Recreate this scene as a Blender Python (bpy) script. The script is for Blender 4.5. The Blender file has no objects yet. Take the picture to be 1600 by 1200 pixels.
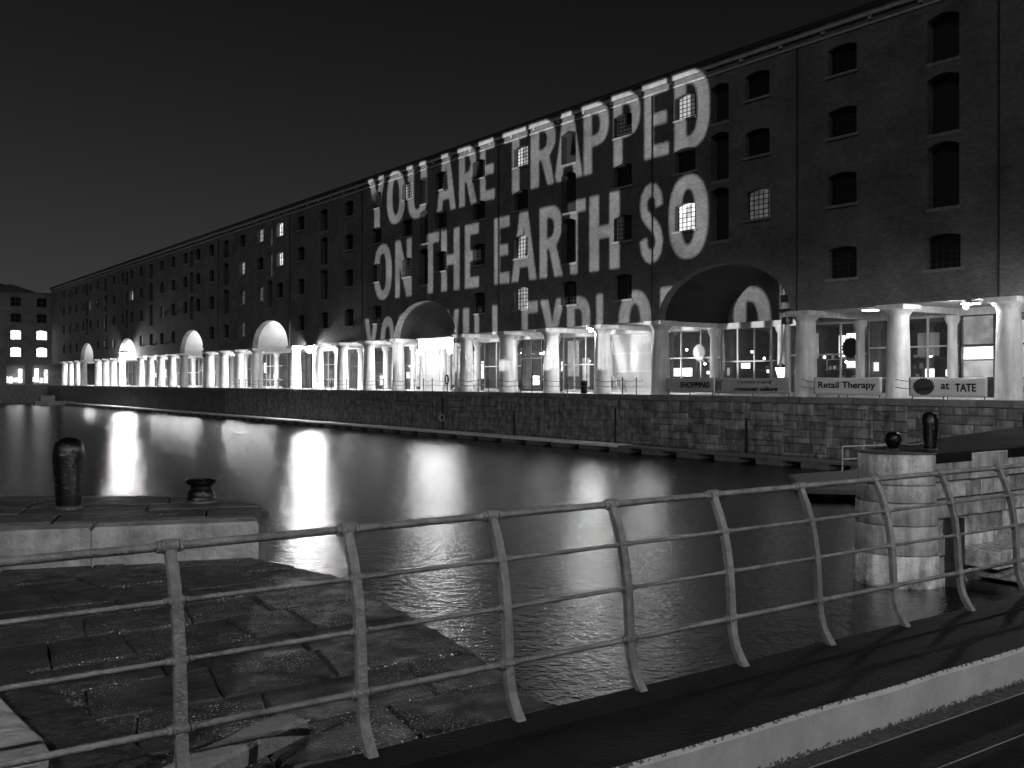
import bpy, bmesh, math, random
from mathutils import Vector, Matrix
R = math.radians
random.seed(7)
scn = bpy.context.scene
COL = scn.collection

# ---------------------------------------------------------------- camera, sky, light, exposure
EYE = 0.85                       # metres above the colonnade pavement (z = 0)
cam = bpy.data.cameras.new('camera'); cam_o = bpy.data.objects.new('camera', cam); COL.objects.link(cam_o)
cam.sensor_width = 36; cam.lens = 36 * 1580 / 1600; cam.clip_end = 3000; cam.clip_start = 0.05
cam.shift_y = -5 / 1600
cam_o.location = (0, 0, EYE); cam_o.rotation_euler = (R(90), 0, R(-35.8))
scn.camera = cam_o

world = bpy.data.worlds.new('World'); scn.world = world; world.use_nodes = True
wn = world.node_tree; wn.nodes.clear()
SUN_EL, SUN_ROT = R(-3.9), R(-20)
sky = wn.nodes.new('ShaderNodeTexSky'); sky.sky_type = 'NISHITA'; sky.sun_disc = False
sky.sun_elevation = SUN_EL; sky.sun_rotation = SUN_ROT; sky.air_density = 1.6; sky.dust_density = 3.0
bw = wn.nodes.new('ShaderNodeRGBToBW'); bg = wn.nodes.new('ShaderNodeBackground'); wo = wn.nodes.new('ShaderNodeOutputWorld')
bg.inputs['Strength'].default_value = 0.10
# town glow low over the horizon, the same all round, added to the night sky
wtc = wn.nodes.new('ShaderNodeTexCoord'); wsx = wn.nodes.new('ShaderNodeSeparateXYZ'); wn.links.new(wtc.outputs['Generated'], wsx.inputs[0])
wab = wn.nodes.new('ShaderNodeMath'); wab.operation = 'ABSOLUTE'; wn.links.new(wsx.outputs[2], wab.inputs[0])
wm1 = wn.nodes.new('ShaderNodeMath'); wm1.operation = 'MULTIPLY'; wm1.inputs[1].default_value = -7.5; wn.links.new(wab.outputs[0], wm1.inputs[0])
wex = wn.nodes.new('ShaderNodeMath'); wex.operation = 'EXPONENT'; wn.links.new(wm1.outputs[0], wex.inputs[0])
wgl = wn.nodes.new('ShaderNodeMath'); wgl.operation = 'MULTIPLY'; wgl.inputs[1].default_value = .62; wn.links.new(wex.outputs[0], wgl.inputs[0])
wad = wn.nodes.new('ShaderNodeMath'); wad.operation = 'ADD'; wn.links.new(bw.outputs[0], wad.inputs[0]); wn.links.new(wgl.outputs[0], wad.inputs[1])
wn.links.new(sky.outputs[0], bw.inputs[0]); wn.links.new(wad.outputs[0], bg.inputs['Color']); wn.links.new(bg.outputs[0], wo.inputs['Surface'])

fill_sun = bpy.data.lights.new('facade_fill', 'SUN'); fill_sun.energy = 0.19; fill_sun.angle = R(12)  # fill lamp added to lift the facade evenly
fill_sun_o = bpy.data.objects.new('facade_fill', fill_sun); COL.objects.link(fill_sun_o)
fill_sun_o.rotation_euler = Vector((0.72, 0.42, -0.55)).to_track_quat('-Z', 'Y').to_euler()

scn.view_settings.view_transform = 'Standard'; scn.view_settings.look = 'None'
scn.view_settings.exposure = 0.0; scn.view_settings.gamma = 1.0; scn.view_settings.use_curve_mapping = False
scn.render.engine = 'CYCLES'
scn.cycles.use_denoising = True
scn.cycles.max_bounces = 6; scn.cycles.diffuse_bounces = 3; scn.cycles.glossy_bounces = 3
scn.cycles.transmission_bounces = 4; scn.cycles.caustics_reflective = False; scn.cycles.caustics_refractive = False
scn.cycles.sample_clamp_indirect = 4.0
scn.cycles.filter_width = 1.5

# ---------------------------------------------------------------- helpers
class MB:
    """collects faces, builds one mesh object"""
    def __init__(s): s.v = []; s.f = []; s.smooth = False
    def add(s, vs, fs):
        b = len(s.v); s.v += [tuple(p) for p in vs]; s.f += [tuple(b + i for i in f) for f in fs]; return s
    def box(s, x0, x1, y0, y1, z0, z1):
        vs = [(x, y, z) for x in (x0, x1) for y in (y0, y1) for z in (z0, z1)]
        return s.add(vs, [(0,1,3,2),(4,6,7,5),(0,4,5,1),(2,3,7,6),(0,2,6,4),(1,5,7,3)])
    def prism(s, pts, z0, z1, ch=0.0):
        """vertical prism over a plan outline, top edge chamfered by ch"""
        n = len(pts); cx = sum(p[0] for p in pts)/n; cy = sum(p[1] for p in pts)/n
        rings = [[(x,y,z0) for x,y in pts]]
        if ch:
            rings.append([(x,y,z1-ch) for x,y in pts])
            t = []
            for x,y in pts:
                d = math.hypot(x-cx,y-cy) or 1; t.append((x-(x-cx)/d*ch*1.2, y-(y-cy)/d*ch*1.2, z1))
            rings.append(t)
        else: rings.append([(x,y,z1) for x,y in pts])
        vs = [p for r in rings for p in r]; fs = []
        for k in range(len(rings)-1):
            for i in range(n):
                j = (i+1) % n; fs.append((k*n+i, k*n+j, (k+1)*n+j, (k+1)*n+i))
        fs.append(tuple(reversed(range(n)))); fs.append(tuple((len(rings)-1)*n+i for i in range(n)))
        return s.add(vs, fs)
    def lathe(s, prof, c=(0,0,0), n=20):
        vs = []; fs = []
        for r, z in prof:
            for i in range(n):
                a = 2*math.pi*i/n; vs.append((c[0]+r*math.cos(a), c[1]+r*math.sin(a), c[2]+z))
        for k in range(len(prof)-1):
            for i in range(n):
                j = (i+1)%n; fs.append((k*n+i,k*n+j,(k+1)*n+j,(k+1)*n+i))
        fs.append(tuple(reversed(range(n)))); fs.append(tuple((len(prof)-1)*n+i for i in range(n)))
        return s.add(vs, fs)
    def tube(s, path, r, n=8):
        path = [Vector(p) for p in path]; vs = []; fs = []
        rr = r if isinstance(r, (list, tuple)) else [r]*len(path)
        for k, p in enumerate(path):
            d = (path[min(k+1,len(path)-1)] - path[max(k-1,0)]).normalized()
            up = Vector((0,0,1)) if abs(d.z) < .9 else Vector((1,0,0))
            a = d.cross(up).normalized(); b = a.cross(d)
            for i in range(n):
                t = 2*math.pi*i/n; vs.append(p + (a*math.cos(t)+b*math.sin(t))*rr[k])
        for k in range(len(path)-1):
            for i in range(n):
                j=(i+1)%n; fs.append((k*n+i,k*n+j,(k+1)*n+j,(k+1)*n+i))
        fs.append(tuple(reversed(range(n)))); fs.append(tuple((len(path)-1)*n+i for i in range(n)))
        return s.add(vs, fs)
    def bar(s, a, b, w, h):
        """rectangular bar from a to b, width w (horizontal), height h"""
        a = Vector(a); b = Vector(b); d = (b-a).normalized()
        up = Vector((0,0,1)) if abs(d.z) < .9 else Vector((0,1,0))
        u = d.cross(up).normalized(); v = u.cross(d)
        vs = [p + u*(i*w/2) + v*(j*h/2) for p in (a,b) for i,j in ((-1,-1),(1,-1),(1,1),(-1,1))]
        return s.add(vs, [(0,3,2,1),(4,5,6,7),(0,1,5,4),(1,2,6,5),(2,3,7,6),(3,0,4,7)])
    def mesh(s, name):
        me = bpy.data.meshes.new(name); me.from_pydata(s.v, [], s.f)
        bm = bmesh.new(); bm.from_mesh(me); bmesh.ops.recalc_face_normals(bm, faces=bm.faces); bm.to_mesh(me); bm.free()
        if s.smooth:
            for p in me.polygons: p.use_smooth = True
            me.set_sharp_from_angle(angle=R(38))
        return me
    def build(s, name, mat, parent=None): return link(name, s.mesh(name), mat, parent)

def link(name, me, mat, parent=None):
    o = bpy.data.objects.new(name, me); COL.objects.link(o)
    if mat and not me.materials: me.materials.append(mat)
    if parent: o.parent = parent
    return o
def empty(name, loc=(0,0,0)):
    o = bpy.data.objects.new(name, None); o.location = loc; o.empty_display_size = .1; COL.objects.link(o); return o
def tag(o, label, cat, group=None, kind=None):
    o['label'] = label; o['category'] = cat
    if group: o['group'] = group
    if kind: o['kind'] = kind
    return o
def struct(o): o['kind'] = 'structure'; return o
def inst(name, me, parent, loc, scale=(1,1,1), rot=(0,0,0)):
    o = bpy.data.objects.new(name, me); COL.objects.link(o); o.parent = parent
    o.location = loc; o.scale = scale; o.rotation_euler = rot; return o
def fill2d(name, loops, half):
    """even-odd filled plate in the local xy plane, thickness 2*half"""
    cu = bpy.data.curves.new(name, 'CURVE'); cu.dimensions = '2D'; cu.fill_mode = 'BOTH'; cu.extrude = half
    for lp in loops:
        sp = cu.splines.new('POLY'); sp.points.add(len(lp)-1)
        for p, q in zip(sp.points, lp): p.co = (q[0], q[1], 0, 1)
        sp.use_cyclic_u = True
    o = bpy.data.objects.new(name, cu); COL.objects.link(o)
    dg = bpy.context.evaluated_depsgraph_get()
    me = bpy.data.meshes.new_from_object(o.evaluated_get(dg)); me.name = name
    bpy.data.objects.remove(o); bpy.data.curves.remove(cu)
    for p in me.polygons: p.use_smooth = False
    me.materials.clear()
    return me
def remap(me, fn):
    for v in me.vertices: v.co = fn(v.co)
    bm = bmesh.new(); bm.from_mesh(me); bmesh.ops.recalc_face_normals(bm, faces=bm.faces); bm.to_mesh(me); bm.free()
    me.update(); return me
def text_mesh(body, w, h, shear=0, bold=0.0):
    """lettering fitted to a w x h box centred on the origin, local xy"""
    cu = bpy.data.curves.new('lettering', 'FONT'); cu.body = body; cu.offset = bold; cu.shear = shear; cu.extrude = 0.004
    o = bpy.data.objects.new('lettering', cu); COL.objects.link(o)
    dg = bpy.context.evaluated_depsgraph_get(); me = bpy.data.meshes.new_from_object(o.evaluated_get(dg))
    bpy.data.objects.remove(o); bpy.data.curves.remove(cu)
    xs = [v.co.x for v in me.vertices]; ys = [v.co.y for v in me.vertices]
    sx = w/(max(xs)-min(xs)); sy = h/(max(ys)-min(ys)); cx = (max(xs)+min(xs))/2; cy = (max(ys)+min(ys))/2
    for v in me.vertices: v.co = ((v.co.x-cx)*sx, (v.co.y-cy)*sy, v.co.z)
    me.materials.clear(); return me

# ---------------------------------------------------------------- materials (the photograph is black and white: neutral greys)
def g(v): return (v, v, v, 1)
def mat(name, val, rough=.6, var=.25, scale=3.0, bump=0.0, bscale=20.0, spec=.5, metal=0.0, vary_obj=0.0, rvar=0.0, detail=5, streak=0.0, speck=0.0, tide=None):
    m = bpy.data.materials.new(name); m.use_nodes = True; nt = m.node_tree; b = nt.nodes['Principled BSDF']
    b.inputs['Roughness'].default_value = rough; b.inputs['Specular IOR Level'].default_value = spec; b.inputs['Metallic'].default_value = metal
    tc = nt.nodes.new('ShaderNodeNewGeometry')
    n = nt.nodes.new('ShaderNodeTexNoise'); n.inputs['Scale'].default_value = scale; n.inputs['Detail'].default_value = detail; n.inputs['Roughness'].default_value = .65
    nt.links.new(tc.outputs['Position'], n.inputs['Vector'])
    mr = nt.nodes.new('ShaderNodeMapRange'); mr.inputs['From Min'].default_value = .28; mr.inputs['From Max'].default_value = .72
    mr.inputs['To Min'].default_value = val*(1-var); mr.inputs['To Max'].default_value = val*(1+var)
    nt.links.new(n.outputs['Fac'], mr.inputs['Value']); out = mr.outputs[0]
    if vary_obj:
        oi = nt.nodes.new('ShaderNodeObjectInfo'); r2 = nt.nodes.new('ShaderNodeMapRange')
        r2.inputs['To Min'].default_value = 1-vary_obj; r2.inputs['To Max'].default_value = 1+vary_obj
        nt.links.new(oi.outputs['Random'], r2.inputs['Value'])
        mu = nt.nodes.new('ShaderNodeMath'); mu.operation = 'MULTIPLY'; nt.links.new(out, mu.inputs[0]); nt.links.new(r2.outputs[0], mu.inputs[1]); out = mu.outputs[0]
    def mth(op, a, c):
        q = nt.nodes.new('ShaderNodeMath'); q.operation = op
        for i, w_ in enumerate((a, c)):
            if isinstance(w_, (int, float)): q.inputs[i].default_value = w_
            else: nt.links.new(w_, q.inputs[i])
        return q.outputs[0]
    def rng(src, f0, f1, t0, t1):
        q = nt.nodes.new('ShaderNodeMapRange'); nt.links.new(src, q.inputs['Value'])
        for k_, v_ in zip(('From Min','From Max','To Min','To Max'), (f0,f1,t0,t1)): q.inputs[k_].default_value = v_
        return q.outputs[0]
    def nz(sc, de=4, stretch=None):
        q = nt.nodes.new('ShaderNodeTexNoise'); q.inputs['Scale'].default_value = sc; q.inputs['Detail'].default_value = de; src = tc.outputs['Position']
        if stretch:
            vm = nt.nodes.new('ShaderNodeVectorMath'); vm.operation = 'MULTIPLY'; vm.inputs[1].default_value = stretch; nt.links.new(src, vm.inputs[0]); src = vm.outputs[0]
        nt.links.new(src, q.inputs['Vector']); return q.outputs['Fac']
    if streak:      # rain and rust runs down the face
        out = mth('MULTIPLY', out, rng(nz(4.5, 6, (1, 1, .12)), .36, .64, 1-streak, 1+streak*.6))
    if speck:       # pale specks in patches; on wet flags, glints painted into the colour
        sp_ = mth('MULTIPLY', rng(nz(75, 2), .64, .68, 0, 1), rng(nz(1.6, 3), .42, .56, 0, 1))
        out = mth('ADD', out, mth('MULTIPLY', sp_, speck))
    if tide is not None:   # weed and wet below the tide line
        zz = nt.nodes.new('ShaderNodeSeparateXYZ'); nt.links.new(tc.outputs['Position'], zz.inputs[0])
        out = mth('MULTIPLY', out, rng(mth('ADD', zz.outputs[2], mth('MULTIPLY', nz(3.0, 5), .5)), tide, tide+.22, .16, 1))
    cc = nt.nodes.new('ShaderNodeCombineColor')
    for i in range(3): nt.links.new(out, cc.inputs[i])
    nt.links.new(cc.outputs[0], b.inputs['Base Color'])
    if rvar:
        n3 = nt.nodes.new('ShaderNodeTexNoise'); n3.inputs['Scale'].default_value = scale*2.3; n3.inputs['Detail'].default_value = 4
        nt.links.new(tc.outputs['Position'], n3.inputs['Vector'])
        r3 = nt.nodes.new('ShaderNodeMapRange'); r3.inputs['From Min'].default_value = .35; r3.inputs['From Max'].default_value = .65
        r3.inputs['To Min'].default_value = max(.03, rough-rvar); r3.inputs['To Max'].default_value = min(1, rough+rvar)
        nt.links.new(n3.outputs['Fac'], r3.inputs['Value']); nt.links.new(r3.outputs[0], b.inputs['Roughness'])
    if bump:
        n2 = nt.nodes.new('ShaderNodeTexNoise'); n2.inputs['Scale'].default_value = bscale; n2.inputs['Detail'].default_value = 6
        nt.links.new(tc.outputs['Position'], n2.inputs['Vector'])
        bp = nt.nodes.new('ShaderNodeBump'); bp.inputs['Strength'].default_value = bump; bp.inputs['Distance'].default_value = .03
        nt.links.new(n2.outputs['Fac'], bp.inputs['Height']); nt.links.new(bp.outputs[0], b.inputs['Normal'])
    return m
def brick_mat(name, val):
    m = bpy.data.materials.new(name); m.use_nodes = True; nt = m.node_tree; b = nt.nodes['Principled BSDF']; b.inputs['Roughness'].default_value = .85
    ge = nt.nodes.new('ShaderNodeNewGeometry'); sx = nt.nodes.new('ShaderNodeSeparateXYZ'); nt.links.new(ge.outputs['Position'], sx.inputs[0])
    ad = nt.nodes.new('ShaderNodeMath'); ad.operation = 'ADD'; nt.links.new(sx.outputs[0], ad.inputs[0]); nt.links.new(sx.outputs[1], ad.inputs[1])
    cx = nt.nodes.new('ShaderNodeCombineXYZ'); nt.links.new(ad.outputs[0], cx.inputs[0]); nt.links.new(sx.outputs[2], cx.inputs[1])
    br = nt.nodes.new('ShaderNodeTexBrick'); br.inputs['Scale'].default_value = 1.0; br.inputs['Brick Width'].default_value = .24; br.inputs['Row Height'].default_value = .085
    br.inputs['Mortar Size'].default_value = .009; br.inputs['Color1'].default_value = g(val*.8); br.inputs['Color2'].default_value = g(val*1.2); br.inputs['Mortar'].default_value = g(val*1.15)
    nt.links.new(cx.outputs[0], br.inputs['Vector'])
    n = nt.nodes.new('ShaderNodeTexNoise'); n.inputs['Scale'].default_value = .45; n.inputs['Detail'].default_value = 7; n.inputs['Roughness'].default_value = .7
    nt.links.new(ge.outputs['Position'], n.inputs['Vector'])
    mr = nt.nodes.new('ShaderNodeMapRange'); mr.inputs['From Min'].default_value = .3; mr.inputs['From Max'].default_value = .7; mr.inputs['To Min'].default_value = .6; mr.inputs['To Max'].default_value = 1.35
    nt.links.new(n.outputs['Fac'], mr.inputs['Value'])
    mx = nt.nodes.new('ShaderNodeVectorMath'); mx.operation = 'SCALE'; nt.links.new(br.outputs['Color'], mx.inputs[0]); nt.links.new(mr.outputs[0], mx.inputs['Scale'])
    nt.links.new(mx.outputs[0], b.inputs['Base Color'])
    bp = nt.nodes.new('ShaderNodeBump'); bp.inputs['Strength'].default_value = .5; bp.inputs['Distance'].default_value = .012; bp.invert = True
    nt.links.new(br.outputs['Fac'], bp.inputs['Height']); nt.links.new(bp.outputs[0], b.inputs['Normal'])
    return m
def emit_mat(name, strength, var=0.0, scale=1.0):
    m = bpy.data.materials.new(name); m.use_nodes = True; nt = m.node_tree; b = nt.nodes['Principled BSDF']
    b.inputs['Base Color'].default_value = g(.5); b.inputs['Emission Color'].default_value = g(1); b.inputs['Emission Strength'].default_value = strength
    if var:
        ge = nt.nodes.new('ShaderNodeNewGeometry'); n = nt.nodes.new('ShaderNodeTexNoise'); n.inputs['Scale'].default_value = scale; n.inputs['Detail'].default_value = 3
        nt.links.new(ge.outputs['Position'], n.inputs['Vector'])
        mr = nt.nodes.new('ShaderNodeMapRange'); mr.inputs['From Min'].default_value = .35; mr.inputs['From Max'].default_value = .65
        mr.inputs['To Min'].default_value = strength*(1-var); mr.inputs['To Max'].default_value = strength*(1+var)
        nt.links.new(n.outputs['Fac'], mr.inputs['Value']); nt.links.new(mr.outputs[0], b.inputs['Emission Strength'])
    return m
def glass_mat(name, alpha=.12):
    m = bpy.data.materials.new(name); m.use_nodes = True; nt = m.node_tree; nt.nodes.clear()
    o = nt.nodes.new('ShaderNodeOutputMaterial'); t = nt.nodes.new('ShaderNodeBsdfTransparent'); gl = nt.nodes.new('ShaderNodeBsdfGlossy'); gl.inputs['Roughness'].default_value = .04
    t.inputs['Color'].default_value = g(.88)
    mx = nt.nodes.new('ShaderNodeMixShader'); mx.inputs[0].default_value = alpha
    nt.links.new(t.outputs[0], mx.inputs[1]); nt.links.new(gl.outputs[0], mx.inputs[2]); nt.links.new(mx.outputs[0], o.inputs['Surface'])
    return m

M = dict(
    brick=brick_mat('brick_masonry', .17),
    vault_shade=brick_mat('shade_dark_brick', .025),  # brick darkened to paint the shade inside the first two vaults
    brick_far=brick_mat('brick_masonry_far', .16),
    stone=mat('cornice_stone', .48, .8, .3, 2.0, .4, 30),
    sill=mat('sill_stone', .28, .8, .25, 4.0),
    slate=mat('roof_slate', .04, .55, .3, 3.0),
    iron=mat('painted_iron_column', .70, .42, .16, 1.6, .2, 10, detail=7, streak=.15, vary_obj=.08),
    ceiling=mat('colonnade_ceiling', .5, .7, .15, 1.5),
    pave=mat('pavement_flags', .55, .55, .25, 2.0, .3, 12),
    render=mat('white_render', .62, .7, .12, 1.0),
    darkpane=mat('dark_window_glass', .012, .12, .3, 2.0),
    door=mat('loading_door_wood', .02, .6, .3, 4.0),
    frame=mat('white_painted_frame', .6, .5, .1, 3.0),
    bars=mat('iron_glazing_bars', .035, .5, .2, 6.0),
    granite=mat('granite_block', .23, .7, .75, 1.6, 1.0, 14, vary_obj=.42, rvar=.2, detail=9, streak=.28, tide=-2.95),
    granite_far=mat('granite_masonry', .23, .7, .85, 1.9, 1.0, 14, rvar=.2, detail=9, streak=.28, tide=-2.95),
    granite_wall=mat('granite_wall_core', .12, .7, .5, 1.5, .8, 8),
    pale_granite=mat('pale_granite_block', .40, .5, .55, 2.2, .9, 16, vary_obj=.15, rvar=.2, detail=9, streak=.45, tide=-2.95),
    wet_wall=mat('wet_granite_block', .50, .32, .6, 3.0, 1.0, 12, vary_obj=.45, rvar=.25, detail=8, streak=.35, tide=-3.35),
    coping=mat('coping_granite', .2, .6, .3, 3.0, .5, 15, vary_obj=.2),
    flag=mat('wet_flagstone', .024, .56, .6, 2.2, .6, 55, spec=.4, speck=.8, vary_obj=.25, rvar=.22, detail=9),
    flag_dry=mat('quay_flagstone', .05, .55, .4, 2.4, .8, 22, vary_obj=.2, rvar=.15, detail=8, speck=.1),
    fender=mat('wet_fender_timber', .03, .45, .6, 5.0, .6, 20, streak=.4),
    pier_top=mat('pier_coping', .012, .9, .4, 2.4, .6, 20, spec=.05, vary_obj=.2),
    kerbstone=mat('pale_kerb_stone', .235, .75, .5, 3.2, .8, 22, streak=.3, vary_obj=.08, detail=9),
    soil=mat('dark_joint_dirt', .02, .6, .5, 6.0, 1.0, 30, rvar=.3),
    black=mat('glossy_black_paint', .004, .2, .4, 6.0, .35, 60, rvar=.08),
    railing=mat('grey_railing_paint', .11, .48, .45, 14.0, .5, 60, detail=8, streak=.35, rvar=.15),
    timber=mat('dark_deck_timber', .006, .75, .8, 3.0, .4, 40, detail=8, speck=.02, vary_obj=.25, spec=.12),
    whitepaint=mat('worn_white_paint', .25, .7, .25, 3.5, .18, 60, detail=9),
    deckpale=mat('pale_walkway_deck', .82, .35, .2, 1.5),
    floatm=mat('walkway_float', .16, .6, .3, 2.0),
    concrete=mat('concrete', .13, .8, .35, 9.0, .8, 40, detail=9),
    banner=mat('banner_cloth', .78, .8, .06, 1.0),
    banner2=mat('grey_banner_cloth', .45, .8, .06, 1.0),
    ink=mat('banner_ink', .02, .8, .1, 3.0),
    ink2=mat('pale_banner_ink', .06, .8, .1, 3.0),
    glass=glass_mat('shop_glass'),
    shopdark=mat('shop_interior', .22, .7, .4, 1.2),
    lit_hi=emit_mat('lit_window_bright', 1.1, .45, 1.6),
    lit_shop=emit_mat('lit_shop_panel', .55, .45, 1.3),
    shop_fill=emit_mat('shop_fill_glass', 22),
    lantern=emit_mat('lantern_glass', 5),
    lit_mid=emit_mat('lit_window_soft', .30, .5, 2.0),
    lit_lo=emit_mat('lit_window_faint', .06, .6, 2.0),
    lamp=emit_mat('lamp_diffuser', 190),
    lamp_hi=emit_mat('lamp_diffuser_strong', 430),
    lamp_lo=emit_mat('lamp_diffuser_dim', 22),
    flood=emit_mat('floodlight_lens', 1500),
    flood_far=emit_mat('far_floodlight_lens', 1150),
    flood2=emit_mat('small_floodlight_lens', 900),
    uplight=emit_mat('uplighter_lens', 1100),
    shopglow=emit_mat('shop_glow_panel', 1.2, .7, 1.1),
    shopglow_hi=emit_mat('shop_glow_panel_bright', 3.0, .5, .9),
    canopy=emit_mat('lit_canopy', 10.0),
    metal=mat('dark_metal', .05, .4, .2, 6.0),
)
def water_material():
    m = bpy.data.materials.new('dock_water'); m.use_nodes = True; nt = m.node_tree; nt.nodes.clear()
    out = nt.nodes.new('ShaderNodeOutputMaterial'); mx = nt.nodes.new('ShaderNodeMixShader'); df = nt.nodes.new('ShaderNodeBsdfDiffuse'); gl = nt.nodes.new('ShaderNodeBsdfAnisotropic'); fr_ = nt.nodes.new('ShaderNodeFresnel')
    df.inputs['Color'].default_value = g(.004); gl.distribution = 'BECKMANN'; gl.inputs['Color'].default_value = g(.42); fr_.inputs['IOR'].default_value = 1.333
    ge = nt.nodes.new('ShaderNodeNewGeometry')
    # slightly calmer and rougher patches
    pn = nt.nodes.new('ShaderNodeTexNoise'); pn.inputs['Scale'].default_value = .07; pn.inputs['Detail'].default_value = 3; nt.links.new(ge.outputs['Position'], pn.inputs['Vector'])
    gl.inputs['Roughness'].default_value = .265
    ps = nt.nodes.new('ShaderNodeMapRange'); ps.inputs['From Min'].default_value = .38; ps.inputs['From Max'].default_value = .62; ps.inputs['To Min'].default_value = 1.0; ps.inputs['To Max'].default_value = 1.0; nt.links.new(pn.outputs['Fac'], ps.inputs['Value'])
    prev = None
    for sc, st, di in ((.6, .12, .10), (2.8, .65, .045), (8.0, .75, .019)):
        n = nt.nodes.new('ShaderNodeTexNoise'); n.inputs['Scale'].default_value = sc; n.inputs['Detail'].default_value = 3; n.inputs['Distortion'].default_value = .6
        nt.links.new(ge.outputs['Position'], n.inputs['Vector'])
        bp = nt.nodes.new('ShaderNodeBump'); bp.inputs['Distance'].default_value = di
        mu = nt.nodes.new('ShaderNodeMath'); mu.operation = 'MULTIPLY'; mu.inputs[1].default_value = st; nt.links.new(ps.outputs[0], mu.inputs[0]); nt.links.new(mu.outputs[0], bp.inputs['Strength'])
        nt.links.new(n.outputs['Fac'], bp.inputs['Height'])
        if prev: nt.links.new(prev.outputs[0], bp.inputs['Normal'])
        prev = bp
    nt.links.new(prev.outputs[0], gl.inputs['Normal']); nt.links.new(prev.outputs[0], fr_.inputs['Normal'])
    nt.links.new(fr_.outputs[0], mx.inputs[0]); nt.links.new(df.outputs[0], mx.inputs[1]); nt.links.new(gl.outputs[0], mx.inputs[2]); nt.links.new(mx.outputs[0], out.inputs['Surface'])
    return m
M['water'] = water_material()
def worn_paint():
    m = M['whitepaint']; nt = m.node_tree; b = nt.nodes['Principled BSDF']; src = b.inputs['Base Color'].links[0].from_socket
    ge = nt.nodes.new('ShaderNodeNewGeometry'); sx = nt.nodes.new('ShaderNodeSeparateXYZ'); nt.links.new(ge.outputs['Position'], sx.inputs[0])
    def mr(fr, to):
        q = nt.nodes.new('ShaderNodeMapRange'); q.inputs['From Min'].default_value, q.inputs['From Max'].default_value = fr; q.inputs['To Min'].default_value, q.inputs['To Max'].default_value = to
        nt.links.new(sx.outputs[2], q.inputs['Value']); return q
    up = mr((-.748, -.733), (0, .25)); dn = mr((-.915, -.892), (.27, 0))
    n = nt.nodes.new('ShaderNodeTexNoise'); n.inputs['Scale'].default_value = 48; n.inputs['Detail'].default_value = 6; nt.links.new(ge.outputs['Position'], n.inputs['Vector'])
    a1 = nt.nodes.new('ShaderNodeMath'); a1.operation = 'ADD'; nt.links.new(up.outputs[0], a1.inputs[0]); nt.links.new(dn.outputs[0], a1.inputs[1])
    a2 = nt.nodes.new('ShaderNodeMath'); a2.operation = 'ADD'; nt.links.new(a1.outputs[0], a2.inputs[0]); nt.links.new(n.outputs['Fac'], a2.inputs[1])
    q = nt.nodes.new('ShaderNodeMapRange'); q.inputs['From Min'].default_value = .72; q.inputs['From Max'].default_value = .78; nt.links.new(a2.outputs[0], q.inputs['Value'])
    mx = nt.nodes.new('ShaderNodeMix'); mx.data_type = 'RGBA'; mx.inputs[7].default_value = g(.02)
    nt.links.new(q.outputs[0], mx.inputs[0]); nt.links.new(src, mx.inputs[6]); nt.links.new(mx.outputs[2], b.inputs['Base Color'])
worn_paint()
PI = math.pi

# ---------------------------------------------------------------- measured layout
W = 43.8                         # plane of the warehouse front
QX = 43.1                        # face of the quay wall
SHOP = 50.0                      # plane of the shopfronts
WATER = -3.5
def ycol(k): return 23.67 + 5.53*k if k <= 17 else 23.67 + 5.53*17 + 5.15*(k-17)
NB = 36
ARCH = (3, 9, 15, 20, 26, 31)
SHAFT_BAY = (0, 5, 12, 17, 23, 28)
FLOORS = ((6.08, 7.72), (9.85, 11.50), (13.35, 14.82), (16.55, 18.02))
SHAFTS = ((8.95, 12.0), (12.42, 15.2), (15.78, 18.0))
Y0, Y1 = 8.0, 219.0
ARISE, ZB = 3.0, 4.57

# ---------------------------------------------------------------- ground sheets and water
water = MB(); water.add([(-420,-300,WATER),(QX+.02,-300,WATER),(QX+.02,219.5,WATER),(-420,219.5,WATER)], [(0,1,2,3)])
struct(water.build('water', M['water']))
bed = MB(); bed.add([(-900,-900,-6),(900,-900,-6),(900,900,-6),(-900,900,-6)], [(0,1,2,3)])
struct(bed.build('ground', M['granite_wall']))
pv = MB(); pv.box(QX+.5, 62, Y0-40, 262, -1.2, 0.0)
pavement = struct(pv.build('pavement', M['pave']))

# ---------------------------------------------------------------- the long warehouse
ware = empty('brick_warehouse', (W, ycol(3), 0))
tag(ware, 'long five-storey brick warehouse on white columns carrying the projected words', 'warehouse')
def P(o): o.parent = ware; o.matrix_parent_inverse = Matrix.Translation((-W, -ycol(3), 0)); return o
def seg_head(y0, y1, z0, z1, rise=.16, n=6):
    pts = [(y0,z0),(y1,z0)]
    for i in range(n+1):
        t = i/n; pts.append((y1+(y0-y1)*t, z1-rise+rise*math.sin(math.pi*t)))
    return pts
loops = [[(Y0,ZB),(Y1,ZB),(Y1,19.0),(Y0,19.0)]]
archspan = {}
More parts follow.
